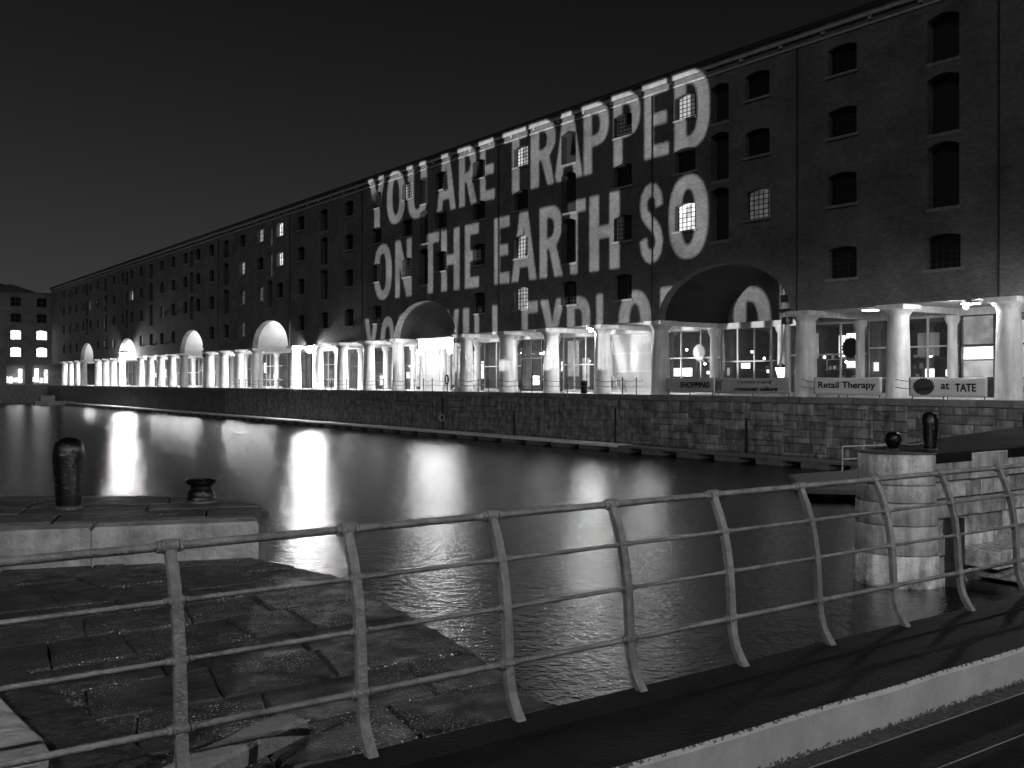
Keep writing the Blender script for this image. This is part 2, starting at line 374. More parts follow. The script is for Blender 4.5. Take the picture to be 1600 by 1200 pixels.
# the lower outline follows the arches
base = [(Y0, ZB)]
for a in ARCH:
    c = ycol(a); hs = (ycol(a+1)-ycol(a-1))/2 - .48; archspan[a] = (c, hs)
    base.append((c-hs, ZB))
    for i in range(1, 28):
        t = math.pi*i/28; base.append((c-hs*math.cos(t), ZB+ARISE*math.sin(t)))
    base.append((c+hs, ZB))
base += [(Y1,ZB),(Y1,19.0),(Y0,19.0)]
loops = [base]
windows = []; shafts = []
for b in range(-3, NB-1):
    c = (ycol(b)+ycol(b+1))/2; inarch = any(b in (a-1, a) for a in ARCH)
    for fi, (z0, z1) in enumerate(FLOORS):
        if fi == 0 and inarch: continue
        if fi > 0 and b in SHAFT_BAY: continue
        hw = .86 if b < 20 else .78
        windows.append((b, fi, c, hw, z0, z1)); loops.append(seg_head(c-hw, c+hw, z0, z1))
    if b in SHAFT_BAY:
        for z0, z1 in SHAFTS: shafts.append((c, .8, z0, z1)); loops.append(seg_head(c-.8, c+.8, z0, z1, .22))
for a in ARCH:
    for z0, z1 in SHAFTS:
        shafts.append((ycol(a), .68, z0, z1)); loops.append(seg_head(ycol(a)-.68, ycol(a)+.68, z0, z1, .2))
me = fill2d('wall', loops, .3)
remap(me, lambda c: Vector((W+.3+c.z, c.x, c.y)))
P(link('wall', me, M['brick']))
mb = MB(); mb.box(W+.62, 66, Y0, Y1, 7.75, 18.95); P(mb.build('inner_block', M['door']))
# vaults and tympana of the arches
for a in ARCH:
    c, hs = archspan[a]; mb = MB(); n = 28; vs = []; fs = []
    for x in (W+.6, SHOP):
        for i in range(n+1):
            t = math.pi*i/n; vs.append((x, c-hs*math.cos(t), ZB+ARISE*math.sin(t)))
    for i in range(n): fs.append((i, i+1, n+2+i, n+1+i))
    mb.add(vs, fs); P(mb.build('vault', M['vault_shade'] if a in (3, 9) else M['render']))
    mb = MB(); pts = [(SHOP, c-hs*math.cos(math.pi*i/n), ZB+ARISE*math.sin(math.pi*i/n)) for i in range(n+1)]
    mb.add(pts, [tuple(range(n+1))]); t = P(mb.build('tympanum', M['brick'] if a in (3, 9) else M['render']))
    # voussoirs of the front ring
    nv = 26
    for i in range(nv):
        t0 = math.pi*(i+.04)/nv; t1 = math.pi*(i+.96)/nv; d = .34
        v = [(W-.025-(.012 if i % 2 else 0), c-(hs+e)*math.cos(t), ZB+(ARISE+e)*math.sin(t)) for t, e in ((t0,.0),(t1,.0),(t1,d),(t0,d))]
        if a <= 15:
            m2 = MB(); m2.add(v + [(W+.1, y, z) for _, y, z in v], [(0,1,2,3),(0,4,5,1),(1,5,6,2),(2,6,7,3),(3,7,4,0)])
            P(m2.build('voussoir', M['brick']))
# cornice, gutter, roof
mb = MB(); mb.box(W-.16, W+.5, Y0, Y1, 18.98, 19.28); mb.box(W-.07, W+.5, Y0, Y1, 18.55, 18.66); P(mb.build('cornice', M['stone']))
mb = MB(); mb.box(W-.32, W+.6, Y0, Y1, 19.284, 19.52); P(mb.build('gutter', M['slate']))
mb = MB(); vs = [(W+.2,Y0,19.53),(W+.2,Y1,19.53),(W+9,Y1+9,21.6),(W+9,Y0,21.6),(W+18,Y0,19.53),(W+18,Y1,19.53)]
mb.add(vs, [(0,1,2,3),(3,2,5,4)]); P(mb.build('roof', M['slate']))
brk = MB(); brk.box(W-.12, W-.002, -.10, .10, 18.80, 18.975); brk = brk.mesh('bracket'); brk.materials.append(M['stone'])
for i in range(34):
    P(inst('bracket', brk, None, (0, 22+i*2.765, 0)))
# drainpipes
for y in (ycol(-1)+5.6, ycol(2), ycol(4), ycol(7), ycol(11), ycol(14), ycol(18)):
    mb = MB(); mb.tube([(W-.07, y, ZB), (W-.07, y, 18.5)], .055, 6); P(mb.build('drainpipe', M['metal']))
# windows: shared meshes
def win_mesh(hw, h):
    pts = seg_head(-hw, hw, 0, h)
    mb = MB(); mb.add([(0, y, z) for y, z in pts], [tuple(range(len(pts)))]); return mb.mesh('window')
def bars_mesh(hw, h, nx, nz):
    mb = MB()
    for i in range(1, nx):
        y = -hw + 2*hw*i/nx; mb.box(-.045, -.005, y-.018, y+.018, 0, h-.05)
    for j in range(1, nz):
        z = h*j/nz; mb.box(-.047, -.004, -hw, hw, z-.018, z+.018)
    for y in (-hw, hw-.06): mb.box(-.05, -.003, y, y+.06, 0, h)
    return mb.mesh('glazing_bars')
pane_cache = {}
def shared(key, fn, m):
    k = (key, m.name)
    if k not in pane_cache:
        me = fn(); me.materials.append(m); pane_cache[k] = me
    return pane_cache[k]
LIT = {(7,0):'lit_mid', (3,1):'lit_hi', (2,1):'lit_lo', (6,0):'lit_mid', (6,3):'lit_mid', (3,3):'lit_lo', (6,1):'lit_lo', (9,3):'lit_lo',
       (14,3):'lit_hi', (14,2):'lit_hi', (15,3):'lit_mid', (16,2):'lit_mid', (16,1):'lit_lo', (15,1):'lit_lo', (16,0):'lit_lo', (25,2):'lit_hi', (26,2):'lit_lo', (30,2):'lit_hi', (31,2):'lit_lo', (35,2):'lit_lo', (24,0):'lit_mid', (22,1):'lit_lo'}
LIT.pop((7,0))
for b, fi, c, hw, z0, z1 in windows:
    m = M[LIT.get((b, fi), 'darkpane')]; h = z1-z0
    w_ = P(inst('window', shared(('pane', hw, round(h,2)), lambda: win_mesh(hw, h), m), None, (W+.36, c, z0)))
    nx, nz = (5, 6) if b < 12 else (3, 3)
    inst('glazing_bars', shared(('bars', hw, round(h,2), nx), lambda: bars_mesh(hw, h, nx, nz), M['bars']), w_, (0,0,0))
    inst('sill', shared(('sill', hw), lambda: MB().box(-.45, -.005, -hw-.14, hw+.14, -.14, -.002).mesh('sill'), M['sill']), w_, (0,0,0))
for c, hw, z0, z1 in shafts:
    h = z1-z0; lit = 14.5 < 0
    m = M['door']
    if abs(c-ycol(15)) < 1 and z0 > 12: m = M['lit_lo']
    d = P(inst('loading_door', shared(('door', hw, round(h,2)), lambda: MB().box(0, .04, -hw, hw, 0, h).mesh('loading_door'), m), None, (W+.48, c, z0)))
    inst('threshold', shared(('thr', hw), lambda: MB().box(-.5, -.005, -hw-.05, hw+.05, -.16, -.003).mesh('threshold'), M['sill']), d, (0,0,0))

# ---------------------------------------------------------------- colonnade
cap = MB(); cap.smooth = True
prof = [(.60,0),(.60,.28),(.585,.30),(.56,2.2),(.505,3.95),(.52,4.02),(.55,4.08),(.70,4.28),(.74,4.30),(.74,4.34)]
cap.lathe(prof, n=28); colm = cap.mesh('column'); colm.materials.append(M['iron'])
aba = MB().box(-.76,.76,-.76,.76,4.342,4.568).mesh('capital'); aba.materials.append(M['iron'])
skip = set(ARCH)
for k in range(-2, NB):
    if k in skip: continue
    c = P(inst('column', colm, None, (W+.66, ycol(k), 0)))
    inst('capital', aba, c, (0,0,0))
# ceiling, beams over column line
mb = MB()
ys = [Y0]
for a in ARCH:
    c, hs = archspan[a]; ys += [c-hs, c+hs]
ys.append(Y1)
for i in range(0, len(ys), 2): mb.box(W+.61, SHOP, ys[i], ys[i+1], 4.62, 4.9)
P(mb.build('colonnade_ceiling', M['ceiling']))
for i in range(0, len(ys), 2):
    mb = MB(); mb.box(SHOP-.5, SHOP-.1, ys[i]+.01, ys[i+1]-.01, 4.25, 4.615); P(mb.build('beam', M['iron']))
for k in range(-2, NB):
    if k in skip: continue
    mb = MB(); mb.box(W+1.45, SHOP-.5, ycol(k)-.15, ycol(k)+.15, 4.3, 4.615); P(mb.build('beam', M['iron']))
for a in ARCH:
    c, hs = archspan[a]; mb = MB(); mb.box(SHOP-.6, SHOP-.15, c-hs, c+hs, 4.18, 4.56); P(mb.build('beam', M['frame']))
# inner columns
icm = MB(); icm.smooth = True; icm.lathe([(.30,0),(.30,.2),(.27,.25),(.24,3.7),(.30,3.85),(.38,4.0),(.38,4.24)], n=18); icm = icm.mesh('inner_column'); icm.materials.append(M['iron'])
for k in range(-1, 24):
    P(inst('inner_column', icm, None, (SHOP-.75, ycol(k), 0)))
# shopfronts
back = MB(); back.box(SHOP+5.0, SHOP+5.3, Y0, Y1, 0, 7.7); back.box(SHOP, SHOP+5, Y0, Y0+.3, 0, 4.9); P(back.build('shop_back_wall', M['shopdark']))
mb = MB(); mb.box(SHOP+.12, SHOP+5, Y0, Y1, 4.3, 4.9); P(mb.build('shop_ceiling', M['shopdark']))
def frame_mesh(p, cols, rows):
    mb = MB()
    for i in range(cols+1):
        y = -p/2 + p*i/cols; mb.box(-.05, .05, y-.05, y+.05, .1, 4.3)
    for z in rows: mb.box(-.045, .045, -p/2, p/2, z-.045, z+.045)
    mb.box(-.09, .09, -p/2, p/2, .0, .18); return mb.mesh('shopfront_frame')
srng = random.Random(11)
SHOP_PANELS = [(29.4,27.6,2.68,4.2,'lit_mid'),(29.4,27.6,1.98,2.62,'shopglow_hi'),(29.4,27.6,1.02,1.9,'lit_shop'),(26.6,24.6,.6,3.9,'lit_shop'),
 (36.4,35.5,2.26,3.6,'shopglow_hi'),(36.93,36.53,2.26,3.5,'shopglow_hi'),(36.4,35.5,1.6,2.0,'shopglow_hi'),(34.6,34.3,1.4,1.9,'shopglow_hi'),(38.6,38.4,2.2,3.7,'lit_mid'),(39.6,39.45,2.2,3.7,'lit_mid'),
 (31.85,30.6,2.2,3.45,'lit_lo'),(31.4,30.9,1.0,1.5,'shopglow_hi'),(30.2,30.0,1.1,1.45,'shopglow_hi'),
 (50.5,48.8,1.16,1.73,'shopglow_hi'),(47.4,47.2,1.3,1.5,'shopglow_hi'),(46.9,46.7,1.3,1.5,'shopglow_hi'),(44.4,43.7,1.65,2.0,'shopglow_hi'),(42.3,42.15,1.35,1.55,'shopglow_hi'),(45.6,45.4,1.2,1.7,'lit_mid'),
 (57.0,55.0,.4,4.1,'lit_shop'),(54.9,53.0,.3,4.1,'shopglow'),(62.2,60.9,1.2,4.0,'lit_mid'),(60.4,59.6,.4,2.6,'lit_shop'),
 (86.0,83.6,.3,3.6,'shopglow'),(82.8,81.2,.4,3.8,'shopglow_hi'),(79.6,77.4,.5,3.9,'lit_shop'),(76.5,75.2,.5,3.5,'shopglow')]
shopstyle = {}
for b in range(-2, NB-1):
    c = (ycol(b)+ycol(b+1))/2; p = ycol(b+1)-ycol(b)-.02
    solid = (b in (5, 10))
    if solid:
        mb = MB(); mb.box(SHOP, SHOP+.12, c-p/2, c+p/2, 0, 4.3); wl = P(mb.build('shop_panel_wall', M['render'])); 
        for i in range(3):
            for j in range(3):
                q = MB(); q.box(SHOP-.03, SHOP-.002, c-p/2+.2+i*(p-.3)/3, c-p/2+.1+(i+1)*(p-.3)/3, .3+j*1.3, 1.5+j*1.3); link('panel', q.mesh('panel'), M['ceiling'], wl)
        continue
    cols = srng.choice((3, 4, 3)); rows = srng.choice(((1.0, 2.7, 4.25), (2.1, 4.25), (2.4, 4.25)))
    f = P(inst('shopfront', shared(('sf', round(p,2), cols, rows), lambda: frame_mesh(p, cols, rows), M['frame'] if srng.random() < .6 else M['metal']), None, (SHOP, c, 0)))
    for i in range(cols):
        inst('pane', shared(('pn', round(p,2), cols), lambda: MB().box(-.01, .01, -p/cols/2+.05, p/cols/2-.05, .18, 4.25).mesh('pane'), M['glass']), f, (0, -p/2+p*(i+.5)/cols, 0))
    # party wall and panels glowing in place of lit goods
    q = MB(); q.box(SHOP+.1, SHOP+5, c-p/2-.01, c-p/2+.12, 0, 4.3); P(q.build('party_wall', M['shopdark']))
    lvl = 0 if b in (-2,-1,1,2,3) else 1
    n = srng.randint(2, 4) if (b > 5 or b < -1) else 0
    for i in range(n):
        y = c-p/2+.5+(p-1.2)*srng.random(); w_ = srng.uniform(.35, 1.0); z = srng.uniform(.3, 2.0); h = srng.uniform(.5, 1.6); x = SHOP+srng.uniform(.5, 3.5)
        lb = MB(); lb.box(x, x+.06, y-w_/2, y+w_/2, z, min(z+h, 4.0)); P(lb.build('glow_panel', M['shopglow_hi'] if (lvl and srng.random() < .6) else M['shopglow']))
    if lvl and b > 5:
        lb = MB(); lb.box(SHOP+4.85, SHOP+4.95, c-p/2+.3, c+p/2-.3, .2+.8*srng.random(), 3.6); P(lb.build('glowing_back_panel', M['shopglow']))  # glowing sheet stands in for a lit back wall

# measured bright spots in the near shops, as glowing panels: y range, z range, brightness
for ya, yb, za, zb, m_ in SHOP_PANELS:
    lb = MB(); lb.box(SHOP+.3, SHOP+.36, yb, ya, za, zb); P(lb.build('glow_panel', M[m_]))
fill_bulb = MB(); fill_bulb.smooth = True; fill_bulb.lathe([(.01,-.08),(.06,-.05),(.08,0),(.06,.05),(.01,.08)], n=10); fill_bulb = fill_bulb.mesh('shop_fill_lamp'); fill_bulb.materials.append(M['shop_fill'])
gr = random.Random(31)
gm = [MB().box(-.5,.5,-.5,.5,0,1).mesh('goods') for _ in range(3)]
for q, mm in zip(gm, ('frame', 'shopdark', 'iron')): q.materials.append(M[mm])
for b in range(-1, 12):
    if b in (5, 10): continue
    c = (ycol(b)+ycol(b+1))/2
    rk = MB()
    for y in (-2.0, -.7, .7, 2.0): rk.box(SHOP+2.6, SHOP+2.66, c+y-.03, c+y+.03, 0, 2.6)
    for z in (.35, .95, 1.55, 2.15): rk.box(SHOP+2.4, SHOP+2.8, c-2.0, c+2.0, z-.02, z+.02)
    P(rk.build('display_rack', M['shopdark']))
    for i in range(14):
        z = gr.choice((.372, .972, 1.572, 2.172)); P(inst('goods', gr.choice(gm), None, (SHOP+2.55, c+gr.uniform(-1.8,1.8), z), (gr.uniform(.1,.25), gr.uniform(.12,.4), gr.uniform(.12,.42))))
    for i in range(3):
        P(inst('shop_fill_lamp', fill_bulb, None, (SHOP+1.2+gr.uniform(-.3,1.0), c-1.7+1.7*i+gr.uniform(-.3,.3), gr.uniform(1.9,3.3))))  # lamps added to brighten the shop interiors
# ---------------------------------------------------------------- lamps of the colonnade
dif = MB(); dif.box(-.30,.30,-.30,.30,-.10,-.06); dif = dif.mesh('diffuser')
hous = MB(); hous.box(-.34,.34,-.34,.34,-.058,-.005); hous = hous.mesh('housing'); hous.materials.append(M['metal'])
dif_hi = dif.copy(); dif_hi.materials.append(M['lamp']); dif_top = dif.copy(); dif_top.materials.append(M['lamp_hi']); dif_lo = dif.copy(); dif_lo.materials.append(M['lamp_lo'])
for b in range(-2, NB-1):
    if any(b in (a-1, a) for a in ARCH): continue
    t = empty('ceiling_lamp', (W+2.4, (ycol(b)+ycol(b+1))/2, 4.62))
    ORD = ('', 'first', 'second', 'third', 'fourth', 'fifth', 'sixth', 'seventh')
    past = [i for i, a in enumerate(ARCH) if a <= b]
    where = {0:'above the TATE banner', 1:'above the Retail Therapy banner', -1:'one bay past the TATE banner', -2:'two bays past the TATE banner'}.get(b) or 'in the %s bay beyond the %s arch from the banners' % (ORD[b-ARCH[past[-1]]], ORD[past[-1]+1])
    tag(t, 'square white ceiling lamp ' + where, 'lamp', 'colonnade ceiling lamps')
    inst('housing', hous, t, (0,0,0)); inst('diffuser', dif_lo if b in (-1,0,1,2) else dif_hi if b < 10 else dif_top, t, (0,0,0))
def floodlight(loc, r, m, label, hood=True):
    t = empty('floodlight', loc); tag(t, label, 'floodlight')
    l = MB(); l.smooth = True; l.lathe([(r*math.sin(PI*i/8)+.003, -r*math.cos(PI*i/8)) for i in range(9)], n=14); l.build('globe', m, t)
    b = MB(); b.smooth = True; b.lathe([(r*2.6,r*1.25),(r*2.5,r*1.35),(r*1.2,r*1.9),(.06,r*2.1)], n=16); b.build('hood', M['metal'], t)
    k = MB(); k.box(.0, 1.0, -.04, .04, r*2.1, r*2.1+.08); k.build('bracket', M['metal'], t)
floodlight((W-.5, 163.7, 4.75), .40, M['flood_far'], 'dazzling floodlight on the warehouse front beside the fifth arch')
floodlight((W-.15, 95.9, 4.0), .28, M['flood'], 'bright floodlight on a column beside the bright third arch')
floodlight((W+.15, 25.4, 4.25), .11, M['flood2'], 'small floodlight under the wall above the TATE banner')
floodlight((W+.15, 51.9, 4.25), .11, M['flood2'], 'small floodlight at a column head below the projected letter P')
for a in ARCH[2:]:
    c, hs = archspan[a]; t = empty('uplighter', (SHOP-1.7, c, 4.4)); tag(t, 'uplighter flooding the white vault of the %s arch from the banners' % {15:'third',20:'fourth',26:'fifth',31:'sixth'}[a], 'uplighter', 'arch uplighters')
    b = MB(); b.box(-.15,.15,-.5,.5,-.15,.0); b.build('housing', M['metal'], t)
    l = MB(); l.box(-.12,.12,-.45,.45,.004,.03); l.build('lens', M['uplight'], t)
    s_ = MB(); s_.box(.152, 1.2, -.04, .04, -.1, -.02); s_.build('bracket', M['metal'], t)
# lit canopy of the second arch
t = empty('lit_canopy', (W+1.5, ycol(9), 0)); tag(t, 'glowing white entrance canopy under the dark second arch', 'canopy')
b = MB(); b.box(-.27,-.22,-2.6,2.9,3.55,4.40); b.build('glow_panel', M['canopy'], t)
b = MB(); b.box(-.218,.25,-2.68,2.98,3.5,4.45); b.build('housing', M['metal'], t)
b = MB(); b.box(-.5,.3,-2.7,3.0,4.455,4.55); b.build('top', M['frame'], t)
for y in (-2.2, 0, 2.4):
    b = MB(); b.smooth = True; b.lathe([(.02,-.2),(.16,-.12),(.2,0),(.16,.12),(.02,.2)], (-.3, y, 3.3), 12); b.build('globe', M['lamp'], t)
for y in (-2.5, 2.8):
    b = MB(); b.tube([(.2,y,0),(.2,y,3.55)], .06, 8); b.build('post', M['iron'], t)
# iron hoists in the arches
def hoist(y, label, jib):
    t = empty('wall_hoist', (W+.3, y, 0)); tag(t, label, 'hoist')
    b = MB(); b.smooth = True; b.tube([(0,0,0),(0,0,5.9)], .13, 10); b.build('post', M['iron'], t)
    b = MB(); b.smooth = True; b.tube([(0,.35,2.2),(0,.35,7.0)], .045, 8); b.build('chain_pipe', M['iron'], t)
    b = MB(); b.lathe([(.2,3.9),(.3,3.95),(.3,4.25),(.2,4.3)], n=12); b.box(-.2,.2,-.5,.5,4.55,4.75); b.box(-.18,.18,-.3,.3,5.1,5.5); b.build('gearbox', M['metal'], t)
    b = MB(); b.bar((0,0,4.0), (0,jib,1.6), .09, .12); b.build('jib', M['iron'], t)
    b = MB(); b.lathe([(.13,0),(.34,.02),(.34,.2),(.16,.35),(.16,1.0)], n=12); b.build('base', M['iron'], t)
hoist(ycol(2)+.95, 'grey iron hoist post in the arch with the grey banners', .5)
hoist(ycol(8)+.9, 'white iron hoist with a slanting jib beside the lit canopy', -2.4)
hoist(ycol(19)+.9, 'iron hoist standing in the bright fourth arch', 2.2)
# lantern
t = empty('wall_lantern', (W+.9, 36.6, 1.05)); tag(t, 'white glowing lantern above the consumer culture banner', 'lantern')
b = MB(); b.lathe([(.16,0),(.3,.5),(.3,.52)], n=6); b.build('glass', M['lantern'], t)
b = MB(); b.lathe([(.36,.522),(.12,.72),(.03,.85)], n=6); b.build('cap', M['metal'], t)
b = MB(); b.tube([(0,0,-1.04),(0,0,-.002)], .07, 8); b.build('post', M['iron'], t)

# ---------------------------------------------------------------- quay wall, coping, chains, fenders
quay = tag(empty('quay_wall', (QX, 40, WATER)), 'dark granite dock wall below the colonnade', 'wall')
def Q(o): o.parent = quay; o.matrix_parent_inverse = Matrix.Translation((-QX, -40, -WATER)); return o
mb = MB(); mb.box(QX+.045, QX+.5, Y0-40, 219.4, -6, -.32); Q(mb.build('wall_core', M['granite_wall']))
def block(name='stone', ins=.06):
    mb = MB(); i = ins
    v = [(-.5,-.5,-.5),(-.5,.5,-.5),(-.5,.5,.5),(-.5,-.5,.5)]
    vs = [(.5,-.5,-.5),(.5,.5,-.5),(.5,.5,.5),(.5,-.5,.5),(-.2,-.5,-.5),(-.2,.5,-.5),(-.2,.5,.5),(-.2,-.5,.5),(-.5,-.5+i,-.5+i),(-.5,.5-i,-.5+i),(-.5,.5-i,.5-i),(-.5,-.5+i,.5-i)]
    fs = [(0,4,5,1),(1,5,6,2),(2,6,7,3),(3,7,4,0),(4,8,9,5),(5,9,10,6),(6,10,11,7),(7,11,8,4),(8,11,10,9)]
    return mb.add(vs, fs).mesh(name)
stone_me = block(); stone_me.materials.append(M['granite'])
qr = random.Random(5); nst = 0; rest = MB()
y = 14.0
while y < 118:                      # short lengths, each with its own courses, so that no joint runs through
    SL = qr.uniform(1.5, 3.2) if y < 60 else qr.uniform(3, 6); zc = WATER-.25-.2*qr.random(); ya = y
    while zc < -.36:
        h = min(qr.uniform(.28,.62), -.335-zc)
        if -.335-(zc+h) < .22: h = -.335-zc
        yy = ya
        while yy < ya+SL-.05:
            L = min(qr.uniform(.4, 1.2) if y < 60 else qr.uniform(.8, 2.0), ya+SL-yy)
            if ya+SL-(yy+L) < .3: L = ya+SL-yy
            d = .1 + qr.uniform(0, .05)
            if 21 < yy < 46.5 and nst < 300:
                Q(inst('stone', stone_me, None, (QX+.07-d/2+.03, yy+L/2, zc+h/2), (d, L-qr.uniform(.015,.045), h-qr.uniform(.015,.04)), (qr.uniform(-.02,.02), 0, qr.uniform(-.03,.03)))); nst += 1
            else:
                i = .02; x0 = QX-.02-d*.2
                rest.add([(QX+.1,yy,zc),(QX+.1,yy+L,zc),(QX+.1,yy+L,zc+h),(QX+.1,yy,zc+h),(x0,yy+i,zc+i),(x0,yy+L-i,zc+i),(x0,yy+L-i,zc+h-i),(x0,yy+i,zc+h-i)],
                         [(0,4,5,1),(1,5,6,2),(2,6,7,3),(3,7,4,0),(4,7,6,5)])
            yy += L
        zc += h
    y += SL
o = Q(rest.build('masonry', M['granite_far'])); o['kind'] = 'stuff'
cop = block('coping_stone', .03); cop.materials.append(M['coping'])
y = 10.0
while y < 219:
    L = 1.6 if y < 110 else 12
    Q(inst('coping_stone', cop, None, (QX+.22, y+L/2, -.16), (.62, L-.015, .325))); y += L
for y, z0, z1 in ((48.4,-3.3,-.9),(37.6,-3.3,-1.2),(59.4,-3.3,-1.3),(69.2,-3.3,-.5)):
    mb = MB(); mb.box(QX-.12, QX-.03, y-.06, y+.06, z0, z1); Q(mb.build('timber_fender', M['fender']))
for y, z, r in ((69.0,-2.1,.24),):
    mb = MB(); mb.smooth = True; mb.tube([(QX-.26-.05*math.cos(a), y+r*math.cos(a), z+r*math.sin(a)) for a in [2*math.pi*i/18 for i in range(19)]], .05, 8); Q(mb.build('mooring_ring', M['frame']))
# chain barriers
bays = {}
for y in (97.1,95.7,91.8,90.4,87.1,85.1,81.1,79.8,75.8,74.4,72.9,71.5,68.6-1.2,64.7,63.3,59.2,57.8,53.8,48.2,46.9, 31.9, 26.2,101.5,103.5,107,109,113,115):
    for k in range(-1, 30):
        if ycol(k) <= y < ycol(k+1): bays.setdefault(k, []).append(y)
words = {4:'beside the window with the bottle display', 5:'before the panelled wall', 6:'below the letter X', 7:'below the letters of WILL', 8:'before the lit canopy by the lifebuoy', 9:'before the lit canopy, beyond the lifebuoy', 10:'before the panelled end wall',
         11:'two bays beyond the dark arch', 12:'three bays beyond the dark arch', 13:'beside the bright floodlight', 14:'in the third arch by the floodlight', 15:'in the third arch, past its middle', 16:'next beyond the third arch', 1:'behind the retail banner', 0:'behind the TATE banner'}
for k, yy in bays.items():
    ya, yb = ycol(k), ycol(k+1)
    t = empty('chain_barrier', (QX+.35, (ya+yb)/2, 0)); tag(t, 'iron posts and sagging chains on the quay edge ' + words.get(k, 'in a far bay'), 'barrier', 'chain barriers along the quay')
    c = (ya+yb)/2
    for y in yy:
        b = MB(); b.smooth = True; b.tube([(0,y-c,0),(0,y-c,.98)], .035, 8); b.lathe([(.02,-.05),(.055,0),(.02,.05)], (0,y-c,1.0), 8); b.build('post', M['metal'], t)
    pts = sorted([ya+.5, yb-.5] + yy)
    for a_, b_ in zip(pts, pts[1:]):
        for z, sg in ((.92,.12),(.55,.10)):
            n = 8; m2 = MB(); m2.smooth = True
            m2.tube([(0, a_-c+(b_-a_)*i/n, z-sg*4*(i/n)*(1-i/n)) for i in range(n+1)], .018, 5); m2.build('chain', M['metal'], t)
# lifebuoy and litter bin
t = empty('lifebuoy', (QX+.25, 69.0, 0)); tag(t, 'dark lifebuoy ring on a thin post at the quay edge', 'lifebuoy')
b = MB(); b.smooth = True; b.tube([(-.05, .22*math.cos(a), .95+.36*math.sin(a)) for a in [2*math.pi*i/18 for i in range(19)]], .06, 8); b.build('ring', M['black'], t)
b = MB(); b.tube([(.03,0,0),(.03,0,1.2)], .035, 6); b.build('post', M['metal'], t)
t = empty('litter_bin', (QX+.6, 52.3, 0)); tag(t, 'small black litter bin before the panelled shop wall', 'bin')
b = MB(); b.smooth = True; b.lathe([(.2,0),(.23,.05),(.23,.75),(.26,.78)], n=14); b.build('body', M['black'], t)
b = MB(); b.smooth = True; b.lathe([(.26,.782),(.24,.85),(.1,.93),(.02,.94)], n=14); b.build('lid', M['black'], t)

# banners
def banner(y0, y1, z0, z1, m, texts, label, extra=None, tilt=0):
    t = empty('banner', (QX+.2, (y0+y1)/2, (z0+z1)/2)); t.rotation_euler = (R(tilt), 0, 0)
    tag(t, label, 'banner', 'exhibition banners on the quay chains')
    w, h = y0-y1, z1-z0; nx, nz = 24, 6; vs = []; fs = []
    for j in range(nz+1):
        for i in range(nx+1):
            u = i/nx; v = j/nz; vs.append((-.035-.03*math.sin(u*9+v*2)*math.sin(math.pi*u), w*(u-.5), h*(v-.5) - .03*math.sin(math.pi*u)))
    for j in range(nz):
        for i in range(nx): a = j*(nx+1)+i; fs.append((a, a+1, a+nx+2, a+nx+1))
    b = MB(); b.add(vs, fs); b.smooth = True; o = b.build('cloth', m, t)
    sm = o.modifiers.new('thickness', 'SOLIDIFY'); sm.thickness = .008
    for body, u, v, tw, th, shear, bold, mm in texts:
        me = text_mesh(body, tw*w, th*h, shear, bold)
        # readable from the dock: text x runs towards smaller world y
        remap(me, lambda c: Vector((-.085-c.z, w*(.5-u)-c.x, h*(v-.5)+c.y)))
        link('lettering', me, mm, t)
    for u in (-.46, 0, .46):
        b = MB(); b.tube([(.02, w*u, -z0-(z0+z1)/2+z0), (.02, w*u, h/2)], .025, 6); b.build('pole', M['metal'], t)
    if extra: extra(t, w, h)
def cart(t, w, h):
    b = MB(); x = -.088; cy = w*.5-.35
    def ln(a, c): b.bar((x, cy-a[0], a[1]), (x, cy-c[0], c[1]), .012, .022)
    for a, c in (((-.2,.22),(.16,.22)),((-.2,.22),(-.14,-.02)),((-.14,-.02),(.12,-.02)),((.12,-.02),(.2,.3)),((.2,.3),(.28,.32)),((-.17,.1),(.15,.1)),((-.06,.22),(-.04,-.02)),((.06,.22),(.05,-.02)),((-.14,-.02),(-.16,-.14)),((-.16,-.14),(.14,-.14)),((.12,-.02),(.14,-.14))): ln(a, c)
    for y in (-.13,.1): b.box(x-.006, x+.006, cy-y-.035, cy-y+.035, -.24, -.17)
    b.build('cart_emblem', M['ink'], t)
def burst_loop(r, n=22, k=.86): return [((r if i % 2 else r*k)*math.cos(math.pi*i/n), (r if i % 2 else r*k)*math.sin(math.pi*i/n)) for i in range(2*n)]
def burst(t, w, h):
    me = fill2d('starburst', [burst_loop(.43)], .003); cy = w*(.5-.205)
    remap(me, lambda c: Vector((-.082-c.z, cy-c.x*1.35, c.y))); link('starburst_emblem', me, M['ink2'], t)
    me = text_mesh('SHOPPING', .75, .16, .3, .03); remap(me, lambda c: Vector((-.1-c.z, cy-c.x, c.y-.12+c.x*.15))); link('lettering', me, M['ink'], t)
banner(44.1, 40.2, .2, 1.03, M['banner2'], [('SHOPPING', .62, .5, .62, .42, .25, .035, M['ink'])], 'grey banner reading SHOPPING in heavy slanted capitals')
banner(40.12, 34.75, .16, 1.03, M['banner2'], [('a century of art &', .54, .70, .45, .24, .2, .0, M['ink2']), ('consumer culture', .56, .30, .56, .27, .25, .025, M['ink'])], 'grey banner with a trolley emblem reading consumer culture', cart)
banner(33.3, 29.3, .16, 1.03, M['banner'], [('Retail Therapy', .5, .5, .84, .5, 0, .02, M['ink'])], 'white banner reading Retail Therapy between two columns')
banner(27.85, 24.0, .14, 1.02, M['banner'], [('at', .485, .54, .11, .34, 0, .02, M['ink']), ('TATE', .74, .46, .26, .42, 0, .03, M['ink'])], 'white banner with a starburst emblem reading at TATE', burst)
